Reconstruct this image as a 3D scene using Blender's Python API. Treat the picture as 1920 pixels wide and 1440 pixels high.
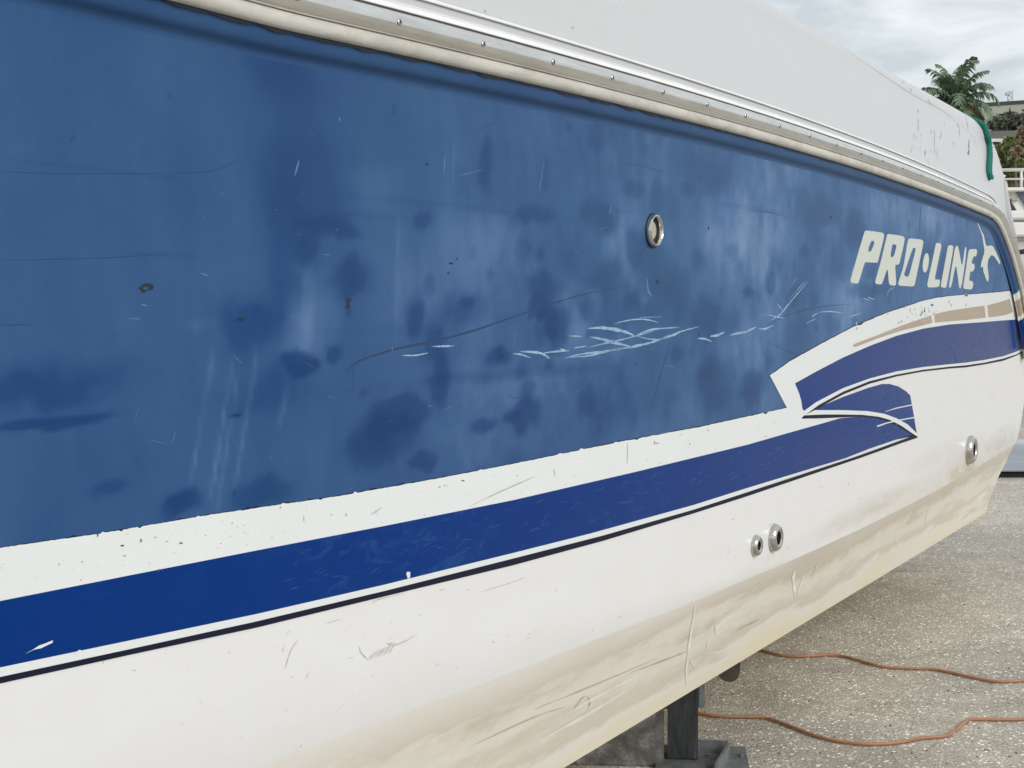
import bpy, bmesh, math, random
import numpy as np
from mathutils import Vector, Matrix, noise
from math import sin, cos, tan, pi, radians, atan, atan2, sqrt
random.seed(7)
rng = np.random.default_rng(7)
for o in list(bpy.data.objects): bpy.data.objects.remove(o)
scn = bpy.context.scene
COL = scn.collection

# ------------------------------------------------------------ camera, sky, sun, exposure
F, HOR, VPX = 2600.0, 560.0, 2480.0
CAMH, PERP = 1.5, 1.35
PITCH = atan((720 - HOR) / F)
PHI = atan((VPX - 960) / sqrt(F * F + (720 - HOR) ** 2))
cam_d = bpy.data.cameras.new('camera'); cam = bpy.data.objects.new('camera', cam_d); COL.objects.link(cam)
cam.location = (0, 0, CAMH); cam.rotation_euler = (pi / 2 - PITCH, 0, 0)
cam_d.sensor_width = 36; cam_d.lens = F / 1920 * 36; cam_d.clip_start = 0.02; cam_d.clip_end = 3000
scn.camera = cam
SUN_EL, SUN_AZ = radians(31), radians(138)      # azimuth clockwise from +Y (the view direction)
w = bpy.data.worlds.new('World'); scn.world = w; w.use_nodes = True
nt = w.node_tree; nt.nodes.clear()
def wn(t, **k):
    n = nt.nodes.new(t)
    for a, b in k.items(): setattr(n, a, b)
    return n
out = wn('ShaderNodeOutputWorld'); bg1 = wn('ShaderNodeBackground'); bg2 = wn('ShaderNodeBackground'); mx = wn('ShaderNodeMixShader')
sky = wn('ShaderNodeTexSky', sky_type='NISHITA'); sky.sun_disc = False; sky.sun_elevation = SUN_EL; sky.sun_rotation = SUN_AZ
sky.air_density = 1.0; sky.dust_density = 2.5
tc = wn('ShaderNodeTexCoord'); mp = wn('ShaderNodeMapping'); mp.inputs['Scale'].default_value = (1, 1, 3.4)
n1 = wn('ShaderNodeTexNoise'); n1.inputs['Scale'].default_value = 10; n1.inputs['Detail'].default_value = 7; n1.inputs['Roughness'].default_value = .52
n1.inputs['Distortion'].default_value = .35
cr = wn('ShaderNodeValToRGB'); cr.color_ramp.elements[0].position = .40; cr.color_ramp.elements[0].color = (.62, .68, .71, 1)
cr.color_ramp.elements[1].position = .62; cr.color_ramp.elements[1].color = (.90, .94, .95, 1)
L = nt.links.new
L(tc.outputs['Generated'], mp.inputs['Vector']); L(mp.outputs[0], n1.inputs['Vector']); L(n1.outputs[0], cr.inputs[0])
L(cr.outputs[0], bg2.inputs[0]); bg2.inputs[1].default_value = 1.0
L(sky.outputs[0], bg1.inputs[0]); bg1.inputs[1].default_value = .09
mx.inputs[0].default_value = .86; L(bg1.outputs[0], mx.inputs[1]); L(bg2.outputs[0], mx.inputs[2]); L(mx.outputs[0], out.inputs[0])
sd = bpy.data.lights.new('sun', 'SUN'); sun = bpy.data.objects.new('sun', sd); COL.objects.link(sun)
sd.energy = 1.5; sd.angle = radians(28); sd.color = (1, .98, .95)
sun.rotation_euler = Vector((-sin(SUN_AZ) * cos(SUN_EL), -cos(SUN_AZ) * cos(SUN_EL), -sin(SUN_EL))).to_track_quat('-Z', 'Y').to_euler()
scn.view_settings.view_transform = 'Standard'; scn.view_settings.look = 'None'
scn.view_settings.exposure = 0.12; scn.view_settings.gamma = 1; scn.view_settings.use_curve_mapping = False

# ------------------------------------------------------------ where things lie
ES = Vector((sin(PHI), cos(PHI), 0)); EI = Vector((-cos(PHI), sin(PHI), 0)); ORG = EI * PERP
def ray(px, py):
    x, y, z = px - 960, F, 720 - py
    c, s = cos(PITCH), sin(PITCH)
    return Vector((x, y * c + z * s, z * c - y * s))
def on_hull(px, py, o=0.0):
    """the point (s along the hull, h above camera height) where the sight line meets the plane o metres outside the topside"""
    d = ray(px, py); t = (PERP - o) / d.dot(EI)
    return (t * d.dot(ES), t * d.z)
def on_ground(px, py, z=0.0):
    d = ray(px, py); t = (z - CAMH) / d.z
    return Vector((d.x * t, d.y * t, z))
def at_depth(px, py, Y):
    d = ray(px, py); t = Y / d.y
    return Vector((d.x * t, Y, CAMH + d.z * t))

# ------------------------------------------------------------ helpers
def tag(o, label=None, cat=None, group=None, kind=None):
    if label: o['label'] = label
    if cat: o['category'] = cat
    if group: o['group'] = group
    if kind: o['kind'] = kind
    return o
def empty(name, loc=(0, 0, 0), rz=0):
    o = bpy.data.objects.new(name, None); COL.objects.link(o); o.location = loc; o.rotation_euler = (0, 0, rz); return o
def mesh_obj(name, verts, faces, m, parent=None, smooth=True, angle=None):
    me = bpy.data.meshes.new(name); me.from_pydata([tuple(v) for v in verts], [], faces); me.materials.append(m)
    if smooth: me.polygons.foreach_set('use_smooth', [True] * len(me.polygons))
    me.update()
    if smooth and angle: me.set_sharp_from_angle(angle=radians(angle))
    o = bpy.data.objects.new(name, me); COL.objects.link(o)
    if parent: o.parent = parent
    return o
def bm_obj(name, bm, m, parent=None, smooth=False, angle=35):
    me = bpy.data.meshes.new(name); bm.to_mesh(me); bm.free(); me.materials.append(m)
    if smooth:
        me.polygons.foreach_set('use_smooth', [True] * len(me.polygons)); me.set_sharp_from_angle(angle=radians(angle))
    o = bpy.data.objects.new(name, me); COL.objects.link(o)
    if parent: o.parent = parent
    return o
def box(bm, c, s, rot=None, bev=0.0):
    r = bmesh.ops.create_cube(bm, size=1); vs = r['verts']
    bmesh.ops.scale(bm, vec=s, verts=vs)
    if bev:
        es = list({e for v in vs for e in v.link_edges})
        rr = bmesh.ops.bevel(bm, geom=es, offset=bev, segments=2, affect='EDGES'); vs = list({v for f in rr['faces'] for v in f.verts} | {v for v in vs if v.is_valid})
    if rot: bmesh.ops.rotate(bm, matrix=rot, verts=vs)
    bmesh.ops.translate(bm, vec=c, verts=vs)
def tube(pts, r, seg=8, rads=None, closed_ends=True):
    P = [Vector(p) for p in pts]; V = []; Fc = []; n = len(P); up = Vector((0, 0, 1)); prev = None
    for i in range(n):
        t = (P[min(i + 1, n - 1)] - P[max(i - 1, 0)]).normalized()
        a = t.cross(up) if prev is None else prev - t * prev.dot(t)
        if a.length < 1e-4: a = t.cross(Vector((1, 0, 0)))
        a.normalize(); prev = a; b = t.cross(a); rr = rads[i] if rads else r
        for k in range(seg):
            q = 2 * pi * k / seg; V.append(P[i] + a * cos(q) * rr + b * sin(q) * rr)
    for i in range(n - 1):
        for k in range(seg):
            k2 = (k + 1) % seg; Fc.append((i * seg + k, i * seg + k2, (i + 1) * seg + k2, (i + 1) * seg + k))
    if closed_ends:
        Fc.append(tuple(range(seg))[::-1]); Fc.append(tuple((n - 1) * seg + k for k in range(seg)))
    return V, Fc
def spline(pts, n):
    P = [Vector(p) for p in pts]; P = [P[0] * 2 - P[1]] + P + [P[-1] * 2 - P[-2]]; R = []
    for i in range(1, len(P) - 2):
        for k in range(n):
            t = k / n; a, b, c, d = P[i - 1], P[i], P[i + 1], P[i + 2]
            R.append(.5 * ((2 * b) + (c - a) * t + (2 * a - 5 * b + 4 * c - d) * t * t + (3 * b - a - 3 * c + d) * t ** 3))
    R.append(P[-2]); return R

# ------------------------------------------------------------ materials
class NT:
    def __init__(s, name):
        s.m = bpy.data.materials.new(name); s.m.use_nodes = True; s.t = s.m.node_tree
        s.b = s.t.nodes['Principled BSDF']
    def n(s, t, **k):
        x = s.t.nodes.new(t)
        for a, b in k.items():
            if a in x.inputs: x.inputs[a].default_value = b
            else: setattr(x, a, b)
        return x
    def l(s, a, b): s.t.links.new(a, b)
    def coord(s, scale=(1, 1, 1), rot=(0, 0, 0), src='Object'):
        c = s.n('ShaderNodeTexCoord'); m = s.n('ShaderNodeMapping'); m.inputs['Scale'].default_value = scale; m.inputs['Rotation'].default_value = rot
        s.l(c.outputs[src], m.inputs[0]); return m.outputs[0]
    def noise(s, vec, scale, detail=4, rough=.5, dist=0):
        x = s.n('ShaderNodeTexNoise', Scale=scale, Detail=detail, Roughness=rough, Distortion=dist); s.l(vec, x.inputs['Vector']); return x.outputs[0]
    def ramp(s, fac, stops):
        r = s.n('ShaderNodeValToRGB'); e = r.color_ramp.elements
        while len(e) < len(stops): e.new(.5)
        for i, (p, c) in enumerate(stops):
            e[i].position = p; e[i].color = (*c, 1) if hasattr(c, '__len__') else (c, c, c, 1)
        s.l(fac, r.inputs[0]); return r.outputs[0]
    def math(s, op, a, b=None, c=None):
        x = s.n('ShaderNodeMath', operation=op)
        for i, v in enumerate((a, b, c)):
            if v is None: continue
            if isinstance(v, (int, float)): x.inputs[i].default_value = v
            else: s.l(v, x.inputs[i])
        return x.outputs[0]
    def mix(s, f, a, b, mode='MIX'):
        x = s.n('ShaderNodeMix', data_type='RGBA', blend_type=mode)
        for i, v in ((0, f), (6, a), (7, b)):
            if isinstance(v, (int, float)): x.inputs[i].default_value = v
            elif isinstance(v, tuple): x.inputs[i].default_value = (*v, 1)
            else: s.l(v, x.inputs[i])
        return x.outputs[2]
    def attr(s, name): return s.n('ShaderNodeAttribute', attribute_name=name).outputs['Fac']
    def base(s, v):
        if isinstance(v, tuple): s.b.inputs['Base Color'].default_value = (*v, 1)
        else: s.l(v, s.b.inputs['Base Color'])
    def rough(s, v):
        if isinstance(v, (int, float)): s.b.inputs['Roughness'].default_value = v
        else: s.l(v, s.b.inputs['Roughness'])
    def bump(s, h, dist, strength=1.0):
        x = s.n('ShaderNodeBump', Distance=dist, Strength=strength); s.l(h, x.inputs['Height']); s.l(x.outputs[0], s.b.inputs['Normal'])
def plain(name, c, r=.5, metal=0, var=.12, sc=6, spec=None, bump=0):
    t = NT(name); v = t.coord(); n = t.noise(v, sc, 5, .6)
    lo = tuple(x * (1 - var) for x in c); hi = tuple(min(1, x * (1 + var)) for x in c)
    t.base(t.ramp(n, [(.3, lo), (.7, hi)])); t.rough(t.ramp(n, [(.3, max(0, r - .06)), (.7, min(1, r + .06))])); t.b.inputs['Metallic'].default_value = metal
    if spec is not None: t.b.inputs['Specular IOR Level'].default_value = spec
    if bump: t.bump(n, bump)
    return t.m
# blue oxidised gelcoat
t = NT('blue_gelcoat')
W_ = t.attr('wear')
nA = t.noise(t.coord((1, 1, .5)), 3.2, 6, .62, .5)
nB = t.noise(t.coord((6, 6, .9), (0, .2, 0)), 5, 6, .65, .3)
nC = t.noise(t.coord(), 90, 3, .6)
f = t.math('ADD', W_, t.math('MULTIPLY', t.math('SUBTRACT', nA, .5), .40))
f = t.math('ADD', f, t.math('MULTIPLY', t.math('SUBTRACT', nB, .5), .06))
f = t.math('ADD', f, t.math('MULTIPLY', t.math('SUBTRACT', nC, .5), .07))
c = t.ramp(f, [(.0, (.004, .040, .150)), (.25, (.012, .058, .185)), (.5, (.036, .100, .240)), (.75, (.084, .164, .335)), (1., (.165, .265, .440))])
g = t.noise(t.coord(), 1.1, 2)
c = t.mix(t.ramp(g, [(.4, 0.), (.65, .35)]), c, (.030, .112, .225))
t.base(c); t.rough(t.ramp(f, [(.1, .32), (.7, .55)])); t.b.inputs['Specular IOR Level'].default_value = .22
t.bump(t.math('ADD', t.noise(t.coord(), 5, 2), t.math('MULTIPLY', nC, .03)), .0015)
BLUE = t.m
def stripe_paint(name, c0, c1, r0=.18):
    t = NT(name); n = t.noise(t.coord((2, 2, 6), (0, .25, 0)), 7, 5, .6, .8); k = t.noise(t.coord(), 1.6, 3)
    m = t.math('MULTIPLY', t.ramp(n, [(.5, 0.), (.72, 1.)]), t.ramp(k, [(.42, 0.), (.6, 1.)]))
    t.base(t.mix(m, c0, c1)); t.rough(t.math('ADD', t.math('MULTIPLY', m, .3), r0)); t.b.inputs['Specular IOR Level'].default_value = .1
    t.bump(t.noise(t.coord(), 4, 2), .0006)
    return t.m
NAVY = stripe_paint('navy_vinyl', (.001, .032, .190), (.010, .062, .235))
INK = plain('dark_pinstripe', (.010, .011, .030), .55, spec=.15)
def white_paint(name, c, stain=(.50, .44, .33), r=.22):
    t = NT(name); a = t.attr('stain')
    n = t.noise(t.coord((1, 1, 2)), 5, 7, .65); fine = t.noise(t.coord((1, 1, 1)), 60, 5, .7)
    sp = t.ramp(t.noise(t.coord(), 120, 2, .5), [(.27, .35), (.33, 1.)])
    c0 = t.mix(t.ramp(n, [(.35, 0.), (.75, .10)]), c, stain)
    c0 = t.mix(1.0, c0, t.mix(.015, (1., 1., 1.), fine, 'MIX'), 'MULTIPLY')
    a2 = t.math('MULTIPLY', a, t.ramp(t.noise(t.coord((1.2, 1.2, 4), (0, .1, 0)), 6, 8, .7, .4), [(.3, .35), (.6, 1.)]))
    t.base(t.mix(a2, c0, stain)); t.rough(t.math('ADD', t.math('MULTIPLY', n, .16), r)); t.b.inputs['Specular IOR Level'].default_value = .4
    return t.m
WHITE = white_paint('white_gelcoat', (.785, .78, .78))
STRIPEW = white_paint('stripe_white', (.77, .80, .80))
CAPW = white_paint('cap_white', (.56, .565, .58), stain=(.50, .48, .46), r=.30)
FLANGE_HI = plain('flange_highlight', (.84, .84, .83), .25, var=.05, sc=8)  # brighter than the cap: highlight of edge bead and ridge painted in
CREAM = white_paint('cream_lettering', (.60, .63, .58), r=.45)
TAN = plain('tan_stripe', (.42, .335, .255), .4, var=.1, sc=30)
# stained hull bottom
t = NT('bottom_gelcoat'); v = t.attr('level')
st = t.noise(t.coord((.30, 1, 2.4), (0, -.02, 0)), 4.2, 5, .58, .2)
st2 = t.noise(t.coord((.8, 1, 2.0)), 9, 6, .7, .5)
f = t.math('ADD', t.math('MULTIPLY', v, .86), t.math('MULTIPLY', t.math('SUBTRACT', st, .5), .75)); f = t.math('ADD', f, t.math('MULTIPLY', t.math('SUBTRACT', st2, .5), .30)); f = t.math('ADD', f, .07)
c = t.ramp(f, [(.05, (.86, .79, .62)), (.20, (.86, .81, .68)), (.31, (.87, .84, .78)), (.40, (.71, .65, .54)), (.47, (.74, .68, .58)), (.58, (.84, .80, .72)), (.68, (.80, .755, .67)), (.78, (.63, .565, .455)), (.90, (.66, .605, .51)), (1., (.68, .65, .58))])
yl = t.math('MULTIPLY', t.ramp(t.noise(t.coord((.8, 1, 1)), 2.6, 3), [(.45, 0.), (.62, .75)]), t.ramp(v, [(.02, 1.), (.42, 0.)]))
c = t.mix(yl, c, (.88, .77, .52)); c = t.mix(t.attr('clean'), c, (.80, .775, .745)); t.base(c); t.rough(.42); t.bump(st2, .0015); BOTTOM = t.m
def metal(name, c, r, ns=(.15, 1, 1), lo=.8):
    t = NT(name); n = t.noise(t.coord(ns), 40, 6, .7); t.base(t.ramp(n, [(.35, tuple(x * lo for x in c)), (.65, c)]))
    t.rough(t.ramp(n, [(.3, max(.03, r - .05)), (.7, r + .08)])); t.b.inputs['Metallic'].default_value = 1; return t.m
STEEL = metal('stainless_steel', (.86, .84, .80), .20)
CHROME = metal('polished_fitting', (.62, .60, .55), .06, (1, 1, 1), .92)
t = NT('cream_vinyl'); n = t.noise(t.coord((.5, 1, 1)), 14, 7, .72, .4); n2 = t.noise(t.coord((.12, 1, 1)), 60, 5, .6)
t.base(t.mix(t.ramp(n2, [(.55, 0.), (.75, .5)]), t.ramp(n, [(.3, (.46, .435, .385)), (.55, (.62, .60, .55))]), (.34, .29, .23))); t.rough(.5); t.bump(n, .002); VINYL = t.m
SEAL = plain('dark_sealant', (.03, .018, .018), .6)
BLACK = plain('black_gap', (.006, .006, .007), .8)
CAULK = plain('black_caulk', (.012, .013, .016), .6, sc=50)

# ------------------------------------------------------------ the boat's lines (s = metres aft, h = metres above camera height, o = metres outboard)
HB = 1.25
def line(pxs, o):
    P = sorted(on_hull(x, y, o if not hasattr(o, '__len__') else o[i]) for i, (x, y) in enumerate(pxs))
    return [p[0] for p in P], [p[1] for p in P]
CH_O, LOW_O = -.035, -.19
chine_s, chine_h = line([(480, 1440), (750, 1345), (960, 1265), (1306, 1131), (1494, 1039), (1611, 998), (1718, 942), (1800, 893), (1902, 834)], CH_O)
low_s, low_h = line([(1037, 1440), (1306, 1302), (1500, 1187), (1611, 1120), (1847, 961)], LOW_O)
cpf = np.polyfit(chine_s, chine_h, 2); chine_h = np.polyval(cpf, chine_s); low_h = np.array(low_h)
pf = np.polyfit(low_s, low_h, 1)
def chine(s): return float(np.interp(s, chine_s, chine_h))
def low(s): return float(pf[0] * max(min(s, 9), 2.0) + pf[1])
rail_px = [(557, 0), (759, 47), (923, 91), (1060, 126), (1175, 158), (1272, 184), (1356, 209), (1428, 229), (1490, 248), (1544, 266), (1596, 283), (1640, 298), (1682, 312), (1750, 341), (1800, 361), (1833, 375), (1858, 386), (1870, 393.5), (1876, 401), (1883, 413), (1893, 438), (1903, 467), (1913, 502), (1921, 535), (1929, 580), (1936, 620), (1941, 656)]
RAIL = [on_hull(x, y, .04) for x, y in rail_px]
i0 = [i for i, p in enumerate(rail_px) if p == (1858, 386)][0]
rs = [p[0] for p in RAIL[:i0 + 1]]; rh = [p[1] for p in RAIL[:i0 + 1]]
rp = np.polyfit(rs, rh, 3)
def rail_h(s): return float(np.polyval(rp, max(s, 1.6)))
rail_path = [(s, rail_h(s)) for s in list(np.arange(-2.6, rs[-2], .06))] + RAIL[i0:]
STERN_TOP = RAIL[-1]
# resample the stern part smoothly
def poly_interp(P, step):
    R = [P[0]]; acc = 0
    for a, b in zip(P, P[1:]):
        d = sqrt((b[0] - a[0]) ** 2 + (b[1] - a[1]) ** 2); n = max(1, int(d / step))
        for k in range(1, n + 1): R.append((a[0] + (b[0] - a[0]) * k / n, a[1] + (b[1] - a[1]) * k / n))
    return R
def smooth(P, it=3):
    P = [tuple(p) for p in P]
    for _ in range(it):
        P = [P[0]] + [tuple((P[i - 1][k] + 2 * P[i][k] + P[i + 1][k]) / 4 for k in range(len(P[0]))) for i in range(1, len(P) - 1)] + [P[-1]]
    return P
rail_path = smooth(poly_interp(rail_path, .03), 3)
S1 = .4
def place(s, h, o):
    sb = -2.0 - .35 * (h + 1.1)
    y = -o
    if s < S1:
        s = max(s, sb); q = (S1 - s) / (S1 - sb); y = -o + (HB + o) * q ** 2.2; h = h + .10 * q * q
    return Vector((s, y, h + CAMH))
BOAT = empty('motorboat', ORG, pi / 2 - PHI)
tag(BOAT, 'large white motorboat with faded scratched blue side, navy stripes and pro line lettering, propped up', 'boat')
def path_frames(P):
    R = []
    for i in range(len(P)):
        a = P[max(i - 1, 0)]; b = P[min(i + 1, len(P) - 1)]; d = Vector((b[0] - a[0], b[1] - a[1])).normalized()
        R.append((P[i], Vector((-d.y, d.x))))
    return R
FR = path_frames(rail_path); KR = .86
def sweep(name, prof, m, parent, frames=FR, mirror=True, off=None, angle=40, sides=(1,)):
    V = []; Fc = []; n = len(prof)
    for side in ((0, 1) if mirror else (0,)):
        b0 = len(V)
        for i, (p, N) in enumerate(frames):
            for (b, o) in prof:
                b_ = b * KR; q = place(p[0] + N.x * b_, p[1] + N.y * b_, o)
                if side: q.y = 2 * HB - q.y
                V.append(q)
        for i in range(len(frames) - 1):
            for k in range(n - 1):
                f = (b0 + i * n + k, b0 + (i + 1) * n + k, b0 + (i + 1) * n + k + 1, b0 + i * n + k + 1)
                Fc.append(f if not side else f[::-1])
    return mesh_obj(name, V, Fc, m, parent, True, angle)

# hull side: sheet between the chine and the lower lip of the rail; the stern edge is a function of s too
inner = [(p[0] + N.x * -.076, p[1] + N.y * -.076) for p, N in FR]
in_s = []; in_h = []
for a in inner:
    if not in_s or a[0] > in_s[-1] + 1e-4: in_s.append(a[0]); in_h.append(a[1])
stern_edge = [on_hull(1902, 834, CH_O), on_hull(1908, 822, CH_O), on_hull(1917, 801, -.02), on_hull(1921, 786, -.02), on_hull(1932, 730, 0), on_hull(1942, 695, 0), on_hull(1952, 660, 0)]
in_s += [in_s[-1] + .002, on_hull(1956, 656, 0)[0]]; in_h += [in_h[-1], in_h[-1] - .002]
se_s = [p[0] for p in stern_edge]; se_h = [p[1] for p in stern_edge]
S_END = se_s[-1]
def topside_o(h): # outboard offset of the flat topside
    return CH_O * min(1, max(0, (.35 - h) / 1.1)) ** 1.0
def sec_o(s, h):   # section outline: flat topside and sloping strake, rounded together forward and crisp aft
    c_ = chine(s); m2 = (CH_O - LOW_O) / (c_ - low(s)); a_ = topside_o(h); b_ = CH_O + (h - c_) * m2 if h < c_ + .25 else a_ + 1
    k = .048 * min(1, max(.03, (4.4 - s) / 2.6)) ; q = max(k - abs(a_ - b_), 0) / k
    return min(a_, b_) - q * q * k / 4
def side_lo(s): return chine(s) if s < se_s[0] else float(np.interp(s, se_s, se_h))
def side_hi(s): return float(np.interp(s, in_s, in_h))
def sheet(name, svals, lo, hi, rows, eps, m, attr=None, attrf=None, mirror=False, parent=BOAT, of=topside_o, of2=None, pw=1.0):
    V = []; A = []; Fc = []; n = rows + 1
    for s in svals:
        a, b = lo(s), hi(s)
        if b < a: b = a
        for k in range(n):
            h = a + (b - a) * (k / rows) ** pw; V.append(place(s, h, (of2(s, h) if of2 else of(h)) + eps)); A.append((s, h))
    for i in range(len(svals) - 1):
        for k in range(rows): Fc.append((i * n + k, (i + 1) * n + k, (i + 1) * n + k + 1, i * n + k + 1))
    if mirror:
        m0 = len(V); V += [Vector((v.x, 2 * HB - v.y, v.z)) for v in V]; Fc += [tuple(m0 + q for q in f[::-1]) for f in Fc]; A += A
    o = mesh_obj(name, V, Fc, m, parent, True)
    if attr:
        A = np.array(A); vals = attrf(A[:, 0], A[:, 1]).astype(np.float32)
        at = o.data.attributes.new(attr, 'FLOAT', 'POINT'); at.data.foreach_set('value', vals)
    return o
def blob(S, H, px, py, rx, ry, ang=0, soft=1.0):
    c = on_hull(px, py, -.01); a = on_hull(px + rx, py, -.01); b = on_hull(px, py - ry, -.01)
    ws = abs(a[0] - c[0]); wh = abs(b[1] - c[1]); x = (S - c[0]) / ws; y = (H - c[1]) / wh
    if ang: ca, sa = cos(ang), sin(ang); x, y = x * ca + y * sa, -x * sa + y * ca
    r = np.sqrt(x * x + y * y); return 1 / (1 + np.exp((r - 1) * 5 / soft))
DARK = [(525, 140, 70, 45, 0, .45, 1.2), (555, 250, 90, 190, 0, .30, 1.6), (565, 360, 75, 90, 0, .40, 1.2), (540, 470, 40, 110, 0, .38, 1.1), (620, 425, 62, 20, .05, .7, .6), (648, 525, 38, 42, 0, .9, .9), (470, 590, 60, 50, .3, .7, 1), (570, 682, 32, 26, .4, 1.1, .5),
        (778, 591, 17, 42, -.3, .9, .8), (870, 580, 36, 32, 0, .7, 1), (1020, 543, 30, 26, .3, .8, .8), (1016, 580, 24, 20, 0, .9, .7), (1048, 607, 18, 30, -.4, .9, .7), (838, 715, 20, 60, -.25, 1.0, .8), (820, 640, 22, 40, -.2, .6, 1), (758, 777, 52, 42, 0, 1.0, .8),
        (715, 835, 55, 42, .3, .9, .9), (802, 868, 26, 18, 0, .8, .6), (917, 797, 24, 14, -.1, .8, .6), (992, 777, 26, 30, -.4, .9, .7), (938, 668, 26, 16, 0, .8, .7), (1145, 528, 32, 34, 0, .8, .9), (1260, 540, 38, 46, 0, .9, .9), (1165, 585, 50, 34, 0, .7, 1), (1330, 600, 46, 36, 0, .9, .9),
        (1230, 725, 95, 70, 0, .6, 1.3), (1345, 725, 34, 60, -.1, .8, .9), (1000, 400, 34, 22, 0, .9, .9), (1122, 412, 36, 26, 0, .8, .9), (905, 305, 12, 50, -.9, .8, .7), (1015, 320, 9, 38, -.35, 1.0, .6), (1225, 370, 10, 34, -.8, .9, .7), (1185, 352, 18, 16, 0, .9, .7), (1320, 320, 48, 30, 0, .6, 1.1),
        (1108, 250, 15, 30, -.3, .8, .7), (1070, 480, 48, 60, .2, .6, 1.1), (1194, 455, 20, 36, -.3, .9, .8), (1225, 495, 30, 44, -.2, .8, .9), (1500, 470, 34, 130, -.06, .8, .8), (1540, 400, 30, 26, 0, .8, .8), (1598, 430, 22, 34, 0, .8, .7), (1567, 490, 24, 40, 0, .6, 1), (1445, 530, 10, 24, 0, .9, .7),
        (1416, 730, 30, 26, 0, .7, 1), (1500, 640, 28, 40, .4, .5, 1), (1408, 733, 14, 12, 0, .8, .7), (1625, 545, 30, 14, 0, .7, .8), (1790, 480, 90, 40, 0, .25, 1.2),
        (365, 938, 34, 20, 0, 1.0, .8), (505, 920, 48, 26, 0, .8, .9), (110, 790, 110, 10, .12, .9, .7), (120, 715, 120, 34, 0, .45, 1.4), (215, 915, 30, 12, 0, .5, 1), (90, 735, 100, 30, 0, .3, 1.2), (730, 208, 5, 11, -.3, 1.3, .4), (1057, 238, 5, 8, 0, 1.2, .4), (310, 180, 5, 5, 0, 1., .4), (128, 258, 4, 5, 0, 1., .4), (452, 598, 8, 5, 0, 1.6, .3), (448, 924, 5, 10, -.3, 1.3, .4), (447, 779, 10, 2.5, 0, 1.5, .4),
        (640, 400, 110, 6, .06, .5, .8), (900, 392, 190, 6, -.03, .55, .7), (1120, 390, 60, 5, 0, .7, .6), (1400, 390, 60, 5, .1, .5, .7), (250, 325, 190, 3, -.1, .35, .6), (300, 478, 90, 3, .0, .35, .6), (980, 700, 180, 10, .15, .35, 1), (520, 730, 90, 40, 0, .3, 1.2), (760, 620, 90, 8, .4, .3, 1)]
LIGHT = [(800, 520, 180, 110, 0, .35, 1.4), (578, 560, 12, 80, -.05, .5, .7), (560, 620, 28, 60, -.2, .5, .9), (745, 520, 5, 110, -.2, .4, .5), (845, 310, 4, 45, -.2, .5, .5),
         (900, 440, 60, 60, 0, .35, 1.2), (1000, 450, 80, 60, 0, .3, 1.2), (1160, 460, 50, 60, 0, .45, 1.1), (1380, 500, 90, 80, .3, .4, 1.2), (1435, 420, 60, 110, -.5, .5, 1), (1440, 310, 12, 50, 0, .55, .6), (1490, 320, 30, 26, 0, .4, .7), (1080, 570, 70, 50, .3, .4, 1.1), (1120, 640, 90, 40, 0, .25, 1.1), (1300, 730, 30, 60, 0, .55, .8), (1390, 680, 36, 60, 0, .4, 1), (1420, 620, 70, 50, 0, .3, 1), (1000, 720, 90, 30, 0, .3, 1.1), (690, 350, 60, 30, 0, .25, 1),
         (1290, 410, 70, 60, 0, .25, 1.2), (1580, 560, 30, 60, 0, .4, 1), (1660, 400, 60, 40, 0, .35, 1), (1760, 420, 26, 40, 0, .4, .8), (1680, 470, 200, 100, 0, .15, 1.3), (1210, 560, 20, 8, .4, .6, .7), (600, 600, 30, 100, -.2, .3, 1), (850, 780, 120, 90, 0, .2, 1.2), (470, 600, 200, 200, 0, .0, 1), (1244, 500, 8, 40, -.4, .5, .7), (150, 620, 260, 160, 0, .1, 1.5), (380, 610, 30, 14, 0, .4, .8)]
def vnoise(x, y, seed):
    xi = np.floor(x).astype(int); yi = np.floor(y).astype(int); fx = x - xi; fy = y - yi; fx = fx * fx * (3 - 2 * fx); fy = fy * fy * (3 - 2 * fy)
    T = np.random.default_rng(seed).random((256, 256)); g_ = lambda a, b: T[a % 256, b % 256]
    return (g_(xi, yi) * (1 - fx) + g_(xi + 1, yi) * fx) * (1 - fy) + (g_(xi, yi + 1) * (1 - fx) + g_(xi + 1, yi + 1) * fx) * fy - .5
def fbm(x, y, seed, o=4):
    return sum(vnoise(x * 2 ** k + 37 * k, y * 2 ** k + 11 * k, seed + k) / 1.7 ** k for k in range(o))
_g = random.Random(5)
for (xa, ya_, xb, yb_, kk_) in [(402, 672, 366, 905, .9), (440, 680, 404, 935, 1.2), (452, 700, 418, 950, .8), (484, 668, 452, 905, 1.0), (545, 735, 528, 800, .5)]:
    for q in range(16):
        u_ = q / 15; LIGHT.append((xa + (xb - xa) * u_ + _g.gauss(0, .8), ya_ + (yb_ - ya_) * u_, _g.uniform(2.5, 5), 17, 0, kk_ * _g.uniform(.2, .6), .8))
for q in range(60):
    x_, y_ = _g.gauss(1090, 260), _g.gauss(560, 130); rx_ = _g.uniform(6, 20)
    if 480 < x_ < 1560: DARK.append((x_, y_, rx_, rx_ * _g.uniform(.8, 2.0), _g.uniform(-.5, .3), _g.uniform(.35, .85) * (1 if rx_ > 9 else 1.8), .8))
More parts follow.
